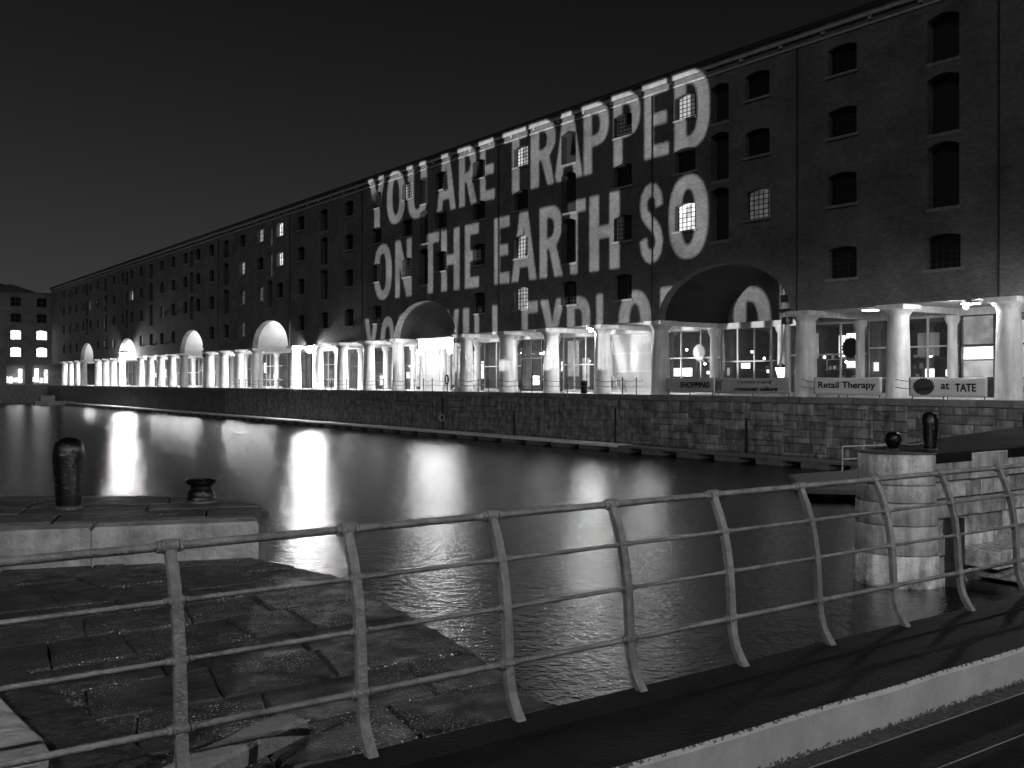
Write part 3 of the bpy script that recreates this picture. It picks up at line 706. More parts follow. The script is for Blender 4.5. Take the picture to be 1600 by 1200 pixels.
# starburst signs hanging in shop windows and other shop displays
def shop_star(y, z, r, m, label):
    me = fill2d('starburst_sign', [burst_loop(r, 18, .87)], .03); remap(me, lambda c: Vector((c.z, c.x, c.y)))
    t = empty('starburst_sign', (SHOP-.2, y, z)); tag(t, label, 'sign'); link('disc', me, m, t)
    b = MB(); b.tube([(0,0,r), (0,0,4.25-z)], .012, 5); b.build('cord', M['metal'], t)
shop_star(47.6, 2.75, .58, M['frame'], 'pale starburst disc hanging in the window above the SHOPPING banner')
shop_star(35.75, 2.75, .62, M['ink'], 'dark starburst disc hanging in the window above the Retail banner')
t = empty('bottle_display', (SHOP-.45, 56.2, 0)); tag(t, 'tall pale bottle and three rings displayed in a shop window', 'display')
b = MB(); b.smooth = True; b.lathe([(.3,.9),(.32,1.0),(.32,2.2),(.12,2.9),(.1,3.5),(.13,3.55)], (0,.2,0), 16); b.build('bottle', M['render'], t)
for i in range(3):
    b = MB(); b.smooth = True; b.tube([(-.05, -.9+i*.75+.32*math.cos(a), .75+.42*math.sin(a)) for a in [2*math.pi*j/16 for j in range(17)]], .08, 8); b.build('ring', M['frame'], t)
b = MB(); b.box(-.3,.3,-1.4,1.4,0,.25); b.build('plinth', M['render'], t)
# bracket lantern at the end column
t = empty('bracket_lantern', (W-.55, 21.85, 4.3)); tag(t, 'black spiky bracket lantern with a white lamp glass by the end column', 'lantern')
b = MB(); b.lathe([(.05,1.5),(.16,1.3),(.2,.9),(.14,.5),(.2,.3),(.08,.1)], n=8); b.build('cage', M['black'], t)
for i in range(5):
    b = MB(); b.tube([(0,-.1,.2+.28*i),(0,.28,.24+.28*i)], .025, 5); b.build('spike', M['black'], t)
b = MB(); b.smooth = True; b.lathe([(.05,.09),(.17,0),(.19,-.4),(.1,-.5)], n=10); b.build('lamp_glass', M['lamp_lo'], t)
b = MB(); b.box(0,.6,-.04,.04,.6,.68); b.build('arm', M['black'], t)

# ---------------------------------------------------------------- floating walkway
t = empty('floating_walkway', (QX-1.2, 60, WATER)); tag(t, 'long low floating walkway with a pale deck along the dock wall', 'walkway')
def F(o): o.parent = t; o.matrix_parent_inverse = Matrix.Translation((-(QX-1.2), -60, -WATER)); return o
segs = [(46.5+i*9.0, 55.4+i*9.0) for i in range(18)]
for i, (a, b_) in enumerate(segs):
    mb = MB(); mb.box(QX-1.75, QX-.3, a, b_, WATER+.28, WATER+.42); F(mb.build('deck_section', M['deckpale']))
for i in range(4):
    mb = MB(); mb.box(QX-1.75, QX-.3, 46.4-(i+1)*5.6, 46.4-i*5.6-.1, WATER+.28, WATER+.40); F(mb.build('deck_section', M['floatm']))
fl = MB().box(QX-1.7, QX-.35, -.85, .85, WATER-.15, WATER+.275).mesh('float'); fl.materials.append(M['floatm'])
for i in range(62): F(inst('float', fl, None, (0, 26+i*2.9, 0)))
t2 = t
t = empty('landing_stage', (36, 25, WATER)); tag(t, 'low timber landing stage with a thin rail beside the stone pier', 'landing stage')
def G(o): o.parent = t; o.matrix_parent_inverse = Matrix.Translation((-36, -25, -WATER)); return o
mb = MB(); mb.prism([(34.2,27.6),(30.3,23.6),(33,20.2),(41,22),(41.2,27.4)], WATER+.24, WATER+.42); G(mb.build('deck', M['concrete']))
for x, y in ((33.2,24.8),(32.2,24.0),(34.2,23),(38,24),(36,25.5)):
    mb = MB(); mb.box(x-.5, x+.5, y-.5, y+.5, WATER-.2, WATER+.235); G(mb.build('float', M['floatm']))
for z in (WATER+.95, WATER+1.5):
    mb = MB(); mb.smooth = True; mb.tube([(37.3,27.2,z),(40.8,26.6,z)], .03, 6); G(mb.build('rail', M['frame']))
for i in range(4):
    mb = MB(); mb.smooth = True; mb.tube([(37.3+i*1.16,27.2-i*.2,WATER+.42),(37.3+i*1.16,27.2-i*.2,WATER+1.52)], .03, 6); G(mb.build('post', M['frame']))

# ---------------------------------------------------------------- far wing across the end of the dock
wing = empty('end_warehouse', (20, 219, 0)); tag(wing, 'brick warehouse wing closing the far end of the dock with lit windows', 'warehouse')
def WG(o): o.parent = wing; o.matrix_parent_inverse = Matrix.Translation((-20, -219, 0)); return o
FY = 219.0
opens = []; lo = [[(-80,0),(W-.02,0),(W-.02,18.4),(-80,18.4)]]
wx = [37.3 + 4.75*(i-12) for i in range(14)]
for x in wx:
    for j, z in enumerate((5.65, 9.05, 12.4, 15.6)):
        hw, h = .95, 1.8
        opens.append((x, z, hw, h, 'shopglow_hi' if (j < 2 and x > 30) else 'darkpane'))
        lo.append(seg_head(x-hw, x+hw, z, z+h, .18))
    lo.append([(x-1.68,.12),(x+1.68,.12),(x+1.68,4.0),(x-1.68,4.0)])
me = fill2d('wall', lo, .3); remap(me, lambda c: Vector((c.x, FY+.3+c.z, c.y))); WG(link('wall', me, M['brick_far']))
for x, z, hw, h, m in opens:
    mb = MB(); mb.box(x-hw, x+hw, FY+.4, FY+.45, z, z+h); o = WG(mb.build('window', M[m]))
    mb = MB(); mb.box(x-.04, x+.04, FY+.34, FY+.398, z, z+h-.03); mb.box(x-hw, x+hw, FY+.345, FY+.397, z+h*.5-.03, z+h*.5+.03)
    b_ = mb.build('glazing_bars', M['bars']); b_.parent = o
mb = MB(); mb.box(-80, 70, FY+4, FY+4.2, .02, 4.3); mb.box(-80, 70, FY+.7, FY+3.98, 4.1, 4.29); WG(mb.build('shop_back_wall', M['shopdark']))
rr = random.Random(3)
for x in wx:
    for i in range(4):
        a = x-1.6+i*.85; mb = MB(); mb.box(a, a+.7, FY+3, FY+3.05, .3+rr.random()*.5, 1.2+rr.random()*2.4); WG(mb.build('glow_panel', M['shopglow_hi'] if rr.random() < .5 else M['shopglow']))  # glowing panels stand in for the lit ground floor
mb = MB(); mb.add([(-80,FY-.3,18.4),(36.2,FY-.3,18.4),(W,FY-.3,18.4),(-80,FY+9,20.6),(36.2,FY+9,20.6),(W,FY+9,18.9)], [(0,1,4,3),(1,2,5,4)]); WG(mb.build('roof', M['slate']))
mb = MB(); mb.prism([(32.5,FY-.35),(40.5,FY-.35),(40.5,FY+8),(32.5,FY+8)], 18.42, 18.6); mb.add([(32.5,FY-.3,18.61),(40.5,FY-.3,18.61),(36.3,FY-.2,19.9),(32.5,FY+8,18.61),(40.5,FY+8,18.61),(36.3,FY+8,19.9)], [(0,1,2),(3,5,4),(0,2,5,3),(1,4,5,2)]); WG(mb.build('pediment', M['slate']))
eq = empty('end_quay_wall', (20, 218.5, WATER)); tag(eq, 'dark dock wall under the far warehouse wing', 'wall')
mb = MB(); mb.box(-100, QX-20-.4+20-20, -1.2, .0, -2, 3.5); o = mb.build('wall_core', M['granite_wall'], eq)
# moored work float near the corner
t = empty('work_boat', (39.5, 196, WATER)); tag(t, 'small dark work boat moored in the far corner of the dock', 'boat')
b = MB(); b.prism([(-3.2,-1),(2.6,-1),(3.6,0),(2.6,1),(-3.2,1)], -.2, .7, .06); b.build('hull', M['metal'], t)
b = MB(); b.prism([(-2.2,-.7),(.2,-.7),(.2,.7),(-2.2,.7)],.702,1.75,.15); b.build('cabin', M['metal'], t)
b = MB(); b.tube([(1.2,0,.7),(1.2,0,2.9)], .05, 6); b.build('mast', M['metal'], t)

# ---------------------------------------------------------------- projector on the opposite quay: slide with cut-out letters
def ell(cx, cy, rx, ry, a0, a1, n=14, e=2.35):
    out = []
    for i in range(n+1):
        a = a0+(a1-a0)*i/n; c, s = math.cos(a), math.sin(a)
        out.append((cx+rx*math.copysign(abs(c)**(2/e), c), cy+ry*math.copysign(abs(s)**(2/e), s)))
    return out
PI = math.pi
def s_shape():
    c = [(.84,.70),(.80,.82),(.67,.895),(.5,.915),(.33,.895),(.19,.82),(.16,.72),(.22,.62),(.37,.55),(.5,.505),(.63,.46),(.78,.38),(.84,.28),(.80,.17),(.67,.105),(.5,.085),(.33,.105),(.20,.18),(.15,.31)]
    l, r = [], []
    for i, p in enumerate(c):
        a = c[max(i-1,0)]; b = c[min(i+1,len(c)-1)]; dx, dy = b[0]-a[0], b[1]-a[1]
        dx *= .6; d = math.hypot(dx, dy); nx, ny = -dy/d, dx/d
        l.append((p[0]+nx*.155, p[1]+ny*.085)); r.append((p[0]-nx*.155, p[1]-ny*.085))
    return [l + r[::-1]]
t_, h_ = .33, .165
GL = {
 'I': [[(0,0),(1,0),(1,1),(0,1)]],
 'L': [[(0,0),(1,0),(1,h_),(.36,h_),(.36,1),(0,1)]],
 'E': [[(0,0),(1,0),(1,h_),(.38,h_),(.38,.42),(.92,.42),(.92,.585),(.38,.585),(.38,1-h_),(1,1-h_),(1,1),(0,1)]],
 'T': [[(.34,0),(.66,0),(.66,1-h_),(1,1-h_),(1,1),(0,1),(0,1-h_),(.34,1-h_)]],
 'H': [[(0,0),(.32,0),(.32,.42),(.68,.42),(.68,0),(1,0),(1,1),(.68,1),(.68,.585),(.32,.585),(.32,1),(0,1)]],
 'N': [[(0,0),(.3,0),(.3,.52),(.68,0),(1,0),(1,1),(.7,1),(.7,.48),(.32,1),(0,1)]],
 'Y': [[(.33,0),(.67,0),(.67,.4),(1,1),(.67,1),(.5,.63),(.33,1),(0,1),(.33,.4)]],
 'A': [[(0,0),(.28,0),(.34,.2),(.66,.2),(.72,0),(1,0),(.67,1),(.33,1)], [(.39,.36),(.61,.36),(.5,.78)]],
 'X': [[(0,0),(.33,0),(.5,.32),(.67,0),(1,0),(.67,.5),(1,1),(.67,1),(.5,.68),(.33,1),(0,1),(.33,.5)]],
 'W': [[(.15,0),(.37,0),(.5,.5),(.63,0),(.85,0),(1,1),(.8,1),(.72,.42),(.59,1),(.41,1),(.28,.42),(.2,1),(0,1)]],
 'O': [ell(.5,.5,.5,.5,0,2*PI*.985,36), ell(.5,.5,.18,.335,0,2*PI*.985,30)],
 'D': [[(0,0)] + ell(.42,.5,.58,.5,-PI/2,PI/2,22,2.6) + [(0,1)], [(.34,.165)] + ell(.4,.5,.27,.335,-PI/2,PI/2,18,2.6) + [(.34,.835)]],
 'U': [[(0,1)] + ell(.5,.36,.5,.36,PI,2*PI,22) + [(1,1),(.67,1)] + ell(.5,.36,.17,.2,2*PI,PI,16) + [(.33,1)]],
 'P': [[(0,0),(.33,0),(.33,.38)] + ell(.45,.69,.55,.31,-PI/2,PI/2,18,2.5) + [(0,1)], [(.33,.54)] + ell(.42,.69,.25,.15,-PI/2,PI/2,12,2.5) + [(.33,.84)]],
 'R': [[(0,0),(.33,0),(.33,.40),(.42,.40),(.66,0),(1,0),(.72,.43)] + ell(.45,.72,.5,.28,-PI/4,PI/2,14,2.5) + [(0,1)], [(.33,.55)] + ell(.42,.70,.22,.14,-PI/2,PI/2,12,2.5) + [(.33,.84)]],
 'S': s_shape(),
}
LINES = [
 ('YOUARETRAPPED', [(83.32,80.14),(79.91,76.6),(76.14,72.93),(71.39,68.46),(67.98,65.4),(64.97,62.97),(61.71,58.83),(58.44,55.4),(55.68,52.6),(52.47,49.93),(49.43,46.95),(46.54,44.39),(43.9,41.04)], 14.70, 19.35),
 ('ONTHEEARTHSO', [(82.32,78.97),(78.39,75.48),(73.8,71.0),(70.69,67.89),(67.14,65.14),(63.06,61.06),(60.81,57.75),(57.37,54.74),(54.75,52.27),(51.87,48.87),(46.95,44.89),(44.39,41.14)], 8.15, 13.15),
 ('YOUWILLEXPLODE', [(84.2,81.47),(81.1,78.39),(77.71,74.94),(71.6,67.98),(67.42,66.5),(65.77,63.91),(63.31,61.38),(59.53,57.6),(57.3,54.53),(54.25,51.8),(51.15,49.36),(48.99,45.85),(45.11,42.26),(41.6,39.4)], 1.6, 6.58),
]
PX, PY, PZ = -40.0, 50.0, 3.0
SD = .5
lps = [[(-12,-55),(112,-55),(112,62),(-12,62)]]
for s, ext, z0, z1 in LINES:
    for ch, (ya, yb) in zip(s, ext):
        for lp in GL[ch]: lps.append([(ya+(yb-ya)*u, z0+(z1-z0)*v) for u, v in lp])
me = fill2d('slide', lps, .5)
k = SD/(W-PX)
remap(me, lambda c: Vector((SD + (0.0012 if c.z > 0 else 0), (c.x-PY)*k, (c.y-PZ)*k)))
pj = empty('slide_projector', (PX, PY, PZ)); tag(pj, 'large slide projector on a stand across the dock', 'projector')
link('slide', me, M['metal'], pj)
b = MB(); ys_, zs_ = (-12-PY)*k, (112-PY)*k; za, zb = (-55-PZ)*k, (62-PZ)*k
for x0, x1, a0, a1, c0, c1 in ((-.4,SD+.05,ys_-.06,ys_-.01,za-.06,zb+.06),(-.4,SD+.05,zs_+.01,zs_+.06,za-.06,zb+.06),(-.4,SD+.05,ys_-.008,zs_+.008,za-.06,za-.01),(-.4,SD+.05,ys_-.008,zs_+.008,zb+.01,zb+.06),(-.45,-.402,ys_-.06,zs_+.06,za-.06,zb+.06)):
    b.box(x0, x1, a0, a1, c0, c1)
b.build('housing', M['metal'], pj)
for x, y in ((-.35,-.2),(-.35,.15),(.4,-.2),(.4,.15)):
    b = MB(); b.box(x-.04, x+.04, y-.04, y+.04, -PZ+.004, za-.062); b.build('leg', M['metal'], pj)
sp = bpy.data.lights.new('projector_bulb', 'SPOT'); sp.energy = 275000; sp.spot_size = R(64); sp.spot_blend = 0; sp.shadow_soft_size = .0008; sp.color = (1,1,1)
so = bpy.data.objects.new('projector_bulb', sp); COL.objects.link(so); so.parent = pj; so.rotation_euler = (R(90), 0, R(-90))
pq = MB(); pq.box(-60, -19, 20, 110, -6, 0); struct(pq.build('promenade', M['pave']))

# ---------------------------------------------------------------- swing bridge: deck, kerb, ledge
DECK, KERB, LEDGE = -.91, -.73, -1.0
bd = struct(empty('bridge_deck', (0, 0, DECK)))
pl = MB().box(-14, 44, 0, .335, -.09, 0).mesh('plank'); pl.materials.append(M['timber'])
for i in range(22): inst('plank', pl, bd, (0, 2.60-i*.345, -random.random()*.006))
gt = MB().box(-14, 44, 2.945, 3.07, -.1, -.012).mesh('gutter_strip'); gt.materials.append(M['soil']); inst('gutter_strip', gt, bd, (0,0,0))
ms = MB().box(-14, 44, 0, .004, -.02, .002).mesh('pale_strip'); ms.materials.append(M['floatm'])  # thin pale strip along each plank edge
for i in range(8): inst('pale_strip', ms, bd, (0, 2.936-i*.345, 0))
kb = empty('kerb_beam', (0, 3.2, DECK)); tag(kb, 'worn white painted kerb beam along the bridge deck', 'kerb')
mb = MB(); n = 120
pr = [(3.075,-.12),(3.085,.165),(3.10,.18)]
vs = []; fs = []
kr = random.Random(9)
xs = [-14 + 58*(i/n)**1.6 for i in range(n+1)]
for x in xs:
    j = kr.uniform(-.006,.006); vs += [(x, 3.075-3.2, -.12), (x, 3.08-3.2+j, .163+j), (x, 3.10-3.2+j, .180+j*.5)]
for i in range(n):
    for q in range(2): fs.append((3*i+q, 3*i+3+q, 3*i+4+q, 3*i+1+q))
mb.add(vs, fs); mb.build('painted_face', M['whitepaint'], kb)
mb = MB(); mb.box(-14, 44, 3.102-3.2, 3.42-3.2, -.12, .176); mb.build('top_timber', M['timber'], kb)
ld = empty('bridge_ledge', (0, 4, LEDGE)); tag(ld, 'dark timber ledge carrying the curved railing outside the kerb', 'ledge')
for i in range(4):
    mb = MB(); mb.box(-14, 44, 3.425-4+i*.275, 3.425-4+.262+i*.275, -.12, (-.006, .004, -.012, 0)[i]); mb.build('plank', M['timber'], ld)
mb = MB(); mb.box(-14, 44, 4.30-4, 4.50-4, -.75, -.125); mb.build('girder', M['metal'], ld)

# railing
rl = empty('railing', (1.45, 4.5, LEDGE)); tag(rl, 'grey iron bridge railing of curved posts and four rails', 'railing')
def RL(o): o.parent = rl; o.matrix_parent_inverse = Matrix.Translation((-1.45, -4.5, -LEDGE)); return o
RZ = ((.085, 4.72, .021), (-.15, 4.62, .0125), (-.41, 4.575, .0125), (-.715, 4.555, .017))
path = [(4.43,-1.02),(4.475,-.965),(4.515,-.90),(4.54,-.82),(4.553,-.715),(4.56,-.56),(4.572,-.41),(4.593,-.27),(4.622,-.15),(4.66,-.04),(4.705,.055),(4.722,.095)]
pm = MB(); wv = .029; tv = .021; vs = []; fs = []
for i, (y, z) in enumerate(path):
    a = path[max(i-1,0)]; b_ = path[min(i+1,len(path)-1)]; d = Vector((b_[0]-a[0], b_[1]-a[1])).normalized(); nrm = (-d.y, d.x)
    w2 = wv*(1.0-.18*(i/len(path)))
    for sx, sn in ((-1,-1),(-.75,-1.25),(.75,-1.25),(1,-1),(1,1),(.75,1.25),(-.75,1.25),(-1,1)):
        vs.append((sx*w2, y+nrm[0]*sn*tv*.85, z+nrm[1]*sn*tv*.85))
m8 = 8
for i in range(len(path)-1):
    for j in range(m8): fs.append((i*m8+j, i*m8+(j+1)%m8, (i+1)*m8+(j+1)%m8, (i+1)*m8+j))
fs += [tuple(reversed(range(m8))), tuple((len(path)-1)*m8+i for i in range(m8))]
pm.add(vs, fs); pm.smooth = True; post_me = pm.mesh('post'); post_me.materials.append(M['railing'])
def xcyl(prof, n=12):
    vs = []; fs = []
    for x, r in prof:
        for i in range(n): a = 2*math.pi*i/n; vs.append((x, r*math.cos(a), r*math.sin(a)))
    for k in range(len(prof)-1):
        for i in range(n): j=(i+1)%n; fs.append((k*n+i,k*n+j,(k+1)*n+j,(k+1)*n+i))
    fs += [tuple(reversed(range(n))), tuple((len(prof)-1)*n+i for i in range(n))]
    m2 = MB(); m2.add(vs, fs); m2.smooth = True; return m2
col_me = {}
for z, y, r in RZ:
    m2 = xcyl([(-.062,r*1.05),(-.058,r*1.4),(-.044,r*1.45),(-.04,r*1.2),(-.034,r*1.2+.009),(.034,r*1.2+.009),(.04,r*1.2),(.044,r*1.45),(.058,r*1.4),(.062,r*1.05)]).mesh('collar'); m2.materials.append(M['railing']); col_me[z] = m2
for i in range(-4, 34):
    x = 1.45+.904*i
    p = RL(inst('post', post_me, None, (x, 0, 0)))
    for z, y, r in RZ: inst('collar', col_me[z], p, (0, y, z))
for z, y, r in RZ:
    m2 = MB(); m2.smooth = True; m2.tube([(-3, y, z), (32, y, z)], r, 10); RL(m2.build('rail', M['railing']))

# ---------------------------------------------------------------- stone apron (lower, wet) on this side
APZ = -1.10
ap = struct(empty('stone_apron', (0, 7, APZ)))
edge = [(3.70,4.2),(3.75,4.74),(3.81,5.02),(4.06,6.14),(4.22,7.09),(4.31,7.77),(4.42,8.50),(4.48,8.95),(4.50,9.4),(4.44,9.75),(4.34,10.1),(4.22,10.6)]
core = MB(); core.prism([(-9,4.2)] + edge + [(-9,14.6)], -6, APZ-.05); o = core.build('core', M['soil']); o.parent = ap; o.matrix_parent_inverse = Matrix.Translation((0,-7,-APZ))
def clip(poly, a, b):
    """keep the part of poly to the side of a->b that is on its left"""
    out = []; n = len(poly)
    def sd(p): return (b[0]-a[0])*(p[1]-a[1])-(b[1]-a[1])*(p[0]-a[0])
    for i in range(n):
        p, q = poly[i], poly[(i+1)%n]; sp_, sq = sd(p), sd(q)
        if sp_ >= 0: out.append(p)
        if (sp_ >= 0) != (sq >= 0):
            t = sp_/(sp_-sq); out.append((p[0]+t*(q[0]-p[0]), p[1]+t*(q[1]-p[1])))
    return out
def edge_x(y):
    for (xa, ya), (xb, yb) in zip(edge, edge[1:]):
        if ya <= y <= yb: return xa+(xb-xa)*(y-ya)/(yb-ya)
    return edge[0][0] if y < edge[0][1] else edge[-1][0]
fr = random.Random(21)
WALL_A, WALL_D = Vector((4.26,10.69)), Vector((-.945,.326))
rowy = 4.25; row = 0
def rough_edges(pts, seg=.16, j=.009):
    out = []
    for i in range(len(pts)):
        p, q = pts[i], pts[(i+1) % len(pts)]; L = math.hypot(q[0]-p[0], q[1]-p[1]); n = max(1, int(L/seg))
        for k_ in range(n):
            t = k_/n; out.append((p[0]+(q[0]-p[0])*t+fr.uniform(-j,j), p[1]+(q[1]-p[1])*t+fr.uniform(-j,j)))
    return out
def flagpoly(pts, z, name, m, parent, org, ch=.012, thick=.2):
    if name == 'flagstone': pts = rough_edges(pts); ch = .018
    mb = MB(); mb.prism([(x-org[0], y-org[1]) for x, y in pts], z-thick-org[2], z-org[2], ch)
    return mb.build(name, m, parent)
while rowy < 13.5:
    dy = fr.uniform(.48, .8); y0, y1 = rowy+.007, rowy+dy-.007
    x = None; xr0, xr1 = edge_x(y0), edge_x(y1)
    right = (xr0-.005, xr1-.005); first = True
    while right[0] > -4:
        L = fr.uniform(.5, 1.1); sk = fr.uniform(-.05, .05)
        left = (right[0]-L + (0 if first else sk), right[1]-L - sk)
        nj = 4
        poly = [(left[0]+.009, y0), (right[0], y0)]
        if first:   # follow the worn dock edge
            for q in range(1, nj): yy = y0+(y1-y0)*q/nj; poly.append((edge_x(yy)-.005+fr.uniform(-.025,.012), yy))
        poly += [(right[0] if False else right[1], y1), (left[1]+.009, y1)]
        # cut by the raised wall
        poly = clip(poly, (WALL_A.x+WALL_D.x*-3, WALL_A.y+WALL_D.y*-3), (WALL_A.x+WALL_D.x*12, WALL_A.y+WALL_D.y*12)) if y1 > 10.2 else poly
        if len(poly) >= 3 and min(p[0] for p in poly) > -6:
            flagpoly(poly, APZ+fr.uniform(-.012,.008), 'flagstone', M['flag'], ap, (0,7,APZ))
        right = left; first = False
    rowy += dy; row += 1
# pale slab, and a thin dark strip laid over the flags in the corner
ch = MB(); ch.prism([(x, y-7) for x, y in ((1.28,7.9),(1.08,7.9),(.95,6.7),(1.08,5.3),(1.2,4.4),(1.62,4.4),(1.55,5.34),(1.47,5.93),(1.42,6.31),(1.35,6.94))], -.02, .012); o = ch.build('strip', M['soil'], ap)
sl = empty('kerb_slab', (.6, 6, APZ)); tag(sl, 'pale rounded stone slab raised beside the dark strip', 'kerb stone')
mb = MB(); mb.prism([(x-.6, y-6) for x, y in ((1.03,6.9),(1.05,6.4),(1.07,6.09),(1.10,5.72),(1.09,5.51),(1.0,5.2),(.85,5.02),(.3,4.9),(-1.5,4.9),(-1.5,6.9))], -.05, .10, .02); mb.build('stone', M['kerbstone'], sl)
mb = MB(); mb.prism([(x-.6, y-6) for x, y in ((1.02,7.0-.08),(-1.5,6.92),(-1.5,9.5),(.4,9.5),(.96,7.6))], -.05, .095, .02); mb.build('stone', M['kerbstone'], sl)
# broken concrete beam
cb = empty('concrete_beam', (1.8, 5.0, APZ)); tag(cb, 'broken concrete beam lying on the wet flagstones under the railing', 'beam')
br_ = random.Random(2)
A = Vector((1.32,4.72,0)); B = Vector((2.27,5.24,0)); d = (B-A).normalized(); nn = Vector((-d.y, d.x, 0)); vs = []; fs = []; ns = 9
for i in range(ns):
    c = A+(B-A)*(i/(ns-1)); rag = br_.uniform(-.02,.02) if i == ns-1 else 0
    for q, (u, z) in enumerate(((-.10,0),(-.10,.08),(-.08,.10),(.08,.10),(.10,.08),(.10,0))):
        e = br_.uniform(-.05,.05) if i == ns-1 else br_.uniform(-.004,.004)
        p = c + nn*(u+br_.uniform(-.004,.004)) + d*e + Vector((0,0,z)); vs.append((p.x-1.8, p.y-5.0, p.z+.004))
for i in range(ns-1):
    for q in range(6): fs.append((i*6+q, i*6+(q+1)%6, (i+1)*6+(q+1)%6, (i+1)*6+q))
fs += [tuple(range(6)), tuple((ns-1)*6+q for q in range(6))]
mb = MB(); mb.add(vs, fs); mb.build('beam', M['concrete'], cb)

# ---------------------------------------------------------------- raised quay with bollards
RQZ = -.68
rq = struct(empty('raised_quay', (0, 12, RQZ)))
outline = [(4.26,10.69),(4.62,11.25),(4.76,11.9),(4.66,12.6),(3.95,13.6),(2.3,14.75),(-7,19.5),(-9,15.27)]
mb = MB(); mb.prism([(x,y-12) for x, y in outline], -5, -.06); mb.build('core', M['granite_wall'], rq)
def along(t, off=0): p = WALL_A + WALL_D*t; q = Vector((WALL_D.y, -WALL_D.x)); return (p.x+q.x*-off*-1, p.y+q.y*-off*-1)
NQ = Vector((.326,.945))            # inwards, away from the camera
def at(t, s): p = WALL_A + WALL_D*t + NQ*s; return (p.x, p.y)
ts = [0.0, 1.72, 3.6, 5.5, 7.6, 9.6, 12]
for a, b_ in zip(ts, ts[1:]):
    flagpoly([at(b_-.012,-.012), at(a+.0,-.012), at(a+.0,.38), at(b_-.012,.38)], RQZ-.02, 'kerb_stone', M['kerbstone'], rq, (0,12,RQZ), .03, .46)
inner = [at(0,.40),(4.62,11.3),(4.76,11.9),(4.66,12.6),(3.95,13.6),(2.3,14.75),(-7,19.5),at(12,.40)]
s0 = .395
row = 0
while s0 < 6:
    ds = (.75, .62, .9, .8, .9, 1.1, 1.2, 1.2)[min(row,7)]; t0 = -.6
    while t0 < 11:
        L = fr.uniform(1.0, 2.0)
        poly = [at(t0+L-.015, s0+.01), at(t0, s0+.01), at(t0, s0+ds-.01), at(t0+L-.015, s0+ds-.01)]
        for i in range(len(inner)):
            poly = clip(poly, inner[i], inner[(i+1)%len(inner)])
            if len(poly) < 3: break
        if len(poly) >= 3: flagpoly(poly, RQZ+.01+fr.uniform(-.008,.008), 'flagstone', M['flag_dry'], rq, (0,12,RQZ))
        t0 += L
    s0 += ds; row += 1
def bollard(loc, prof, label, n=28, name='bollard'):
    t = empty(name, loc); tag(t, label, 'bollard')
    b = MB(); b.smooth = True; b.lathe(prof, n=n); b.build('body', M['black'], t)
    b = MB(); b.smooth = True; b.lathe([(prof[0][0]+.03,-.01),(prof[0][0]+.03,.02),(prof[0][0]+.012,.028)], n=n); b.build('base_ring', M['flag_dry'], t)
tall = [(.135,0),(.135,.03),(.14,.06),(.15,.2),(.168,.42),(.182,.58),(.184,.64),(.178,.7),(.16,.76),(.125,.805),(.07,.832),(.02,.84)]
bollard((2.77,12.9,RQZ+.015), tall, 'tall glossy black pear-shaped bollard beside the small capstan bollard')
bollard((4.25,12.55,RQZ+.015), [(.17,0),(.175,.02),(.175,.05),(.16,.07),(.165,.12),(.15,.145),(.125,.16),(.13,.2),(.165,.225),(.185,.245),(.188,.265),(.175,.28),(.12,.295),(.03,.3)], 'small flanged black capstan bollard at the corner of the quay')

# ---------------------------------------------------------------- stone pier on the far side of the passage
pier = tag(empty('stone_pier', (20, 13, WATER)), 'pale granite pier with a rounded corner and low landing steps', 'pier')
def PR(o): o.parent = pier; o.matrix_parent_inverse = Matrix.Translation((-20, -13, -WATER)); return o
PT = -.68; RAD = .85; PX0, PY0 = 18.83, 12.05; CX, CY = PX0+RAD, PY0+RAD
BD = Vector((math.sin(R(75)), math.cos(R(75)))); A0 = R(-75)      # the back face runs off at an angle
def arc(r, a): return (CX-r*math.cos(a), CY-r*math.sin(a))
def backp(t, r): p = arc(r, A0); return (p[0]+BD.x*t, p[1]+BD.y*t)
mb = MB()
mb.prism([(43, PY0+.12), backp(24.2, RAD-.12), ] + [arc(RAD-.12, A0+(PI/2-A0)*i/12) for i in range(13)], -6, PT-.25); PR(mb.build('core', M['granite_wall']))
prr = random.Random(4)
def curved_stone(a0, a1, z0, z1, batter, m, name='stone', dep=.3, ch=.022):
    vs = []; n = 12
    for i in range(n+1):
        a = a0+(a1-a0)*i/n
        for rr_, z in ((RAD-dep+.1, z0), (RAD+batter-ch*.7, z0), (RAD+batter, z0+ch), (RAD+batter, z1-ch), (RAD+batter-ch*.7, z1), (RAD-dep+.1, z1)):
            vs.append((*arc(rr_, a), z))
    fs = []
    for i in range(n):
        for q in range(6): fs.append((i*6+q, i*6+(q+1)%6, (i+1)*6+(q+1)%6, (i+1)*6+q))
    fs += [tuple(range(6)), tuple(n*6+q for q in range(6))]
    mb = MB(); mb.add(vs, fs); mb.smooth = True; return PR(mb.build(name, m))
zs = [WATER-.4, -2.82, -2.20, -1.72, -1.35, -.70]
for i in range(5):
    z0, z1 = zs[i]+.008, zs[i+1]-.008; bt = .02*(5-i)+prr.uniform(-.008,.008)
    m_ = M['pale_granite'] if i else M['wet_wall']
    curved_stone(A0, PI/2-.01, z0, z1, bt, m_)
    t0 = .01
    for L in (1.4, 1.7, 2.0, 2.2, 2.4):
        p = [backp(t0, RAD+bt), backp(t0+L-.02, RAD+bt), backp(t0+L-.02, RAD-.25), backp(t0, RAD-.25)]
        mb = MB(); mb.prism(p, z0, z1); PR(mb.build('stone', m_)); t0 += L
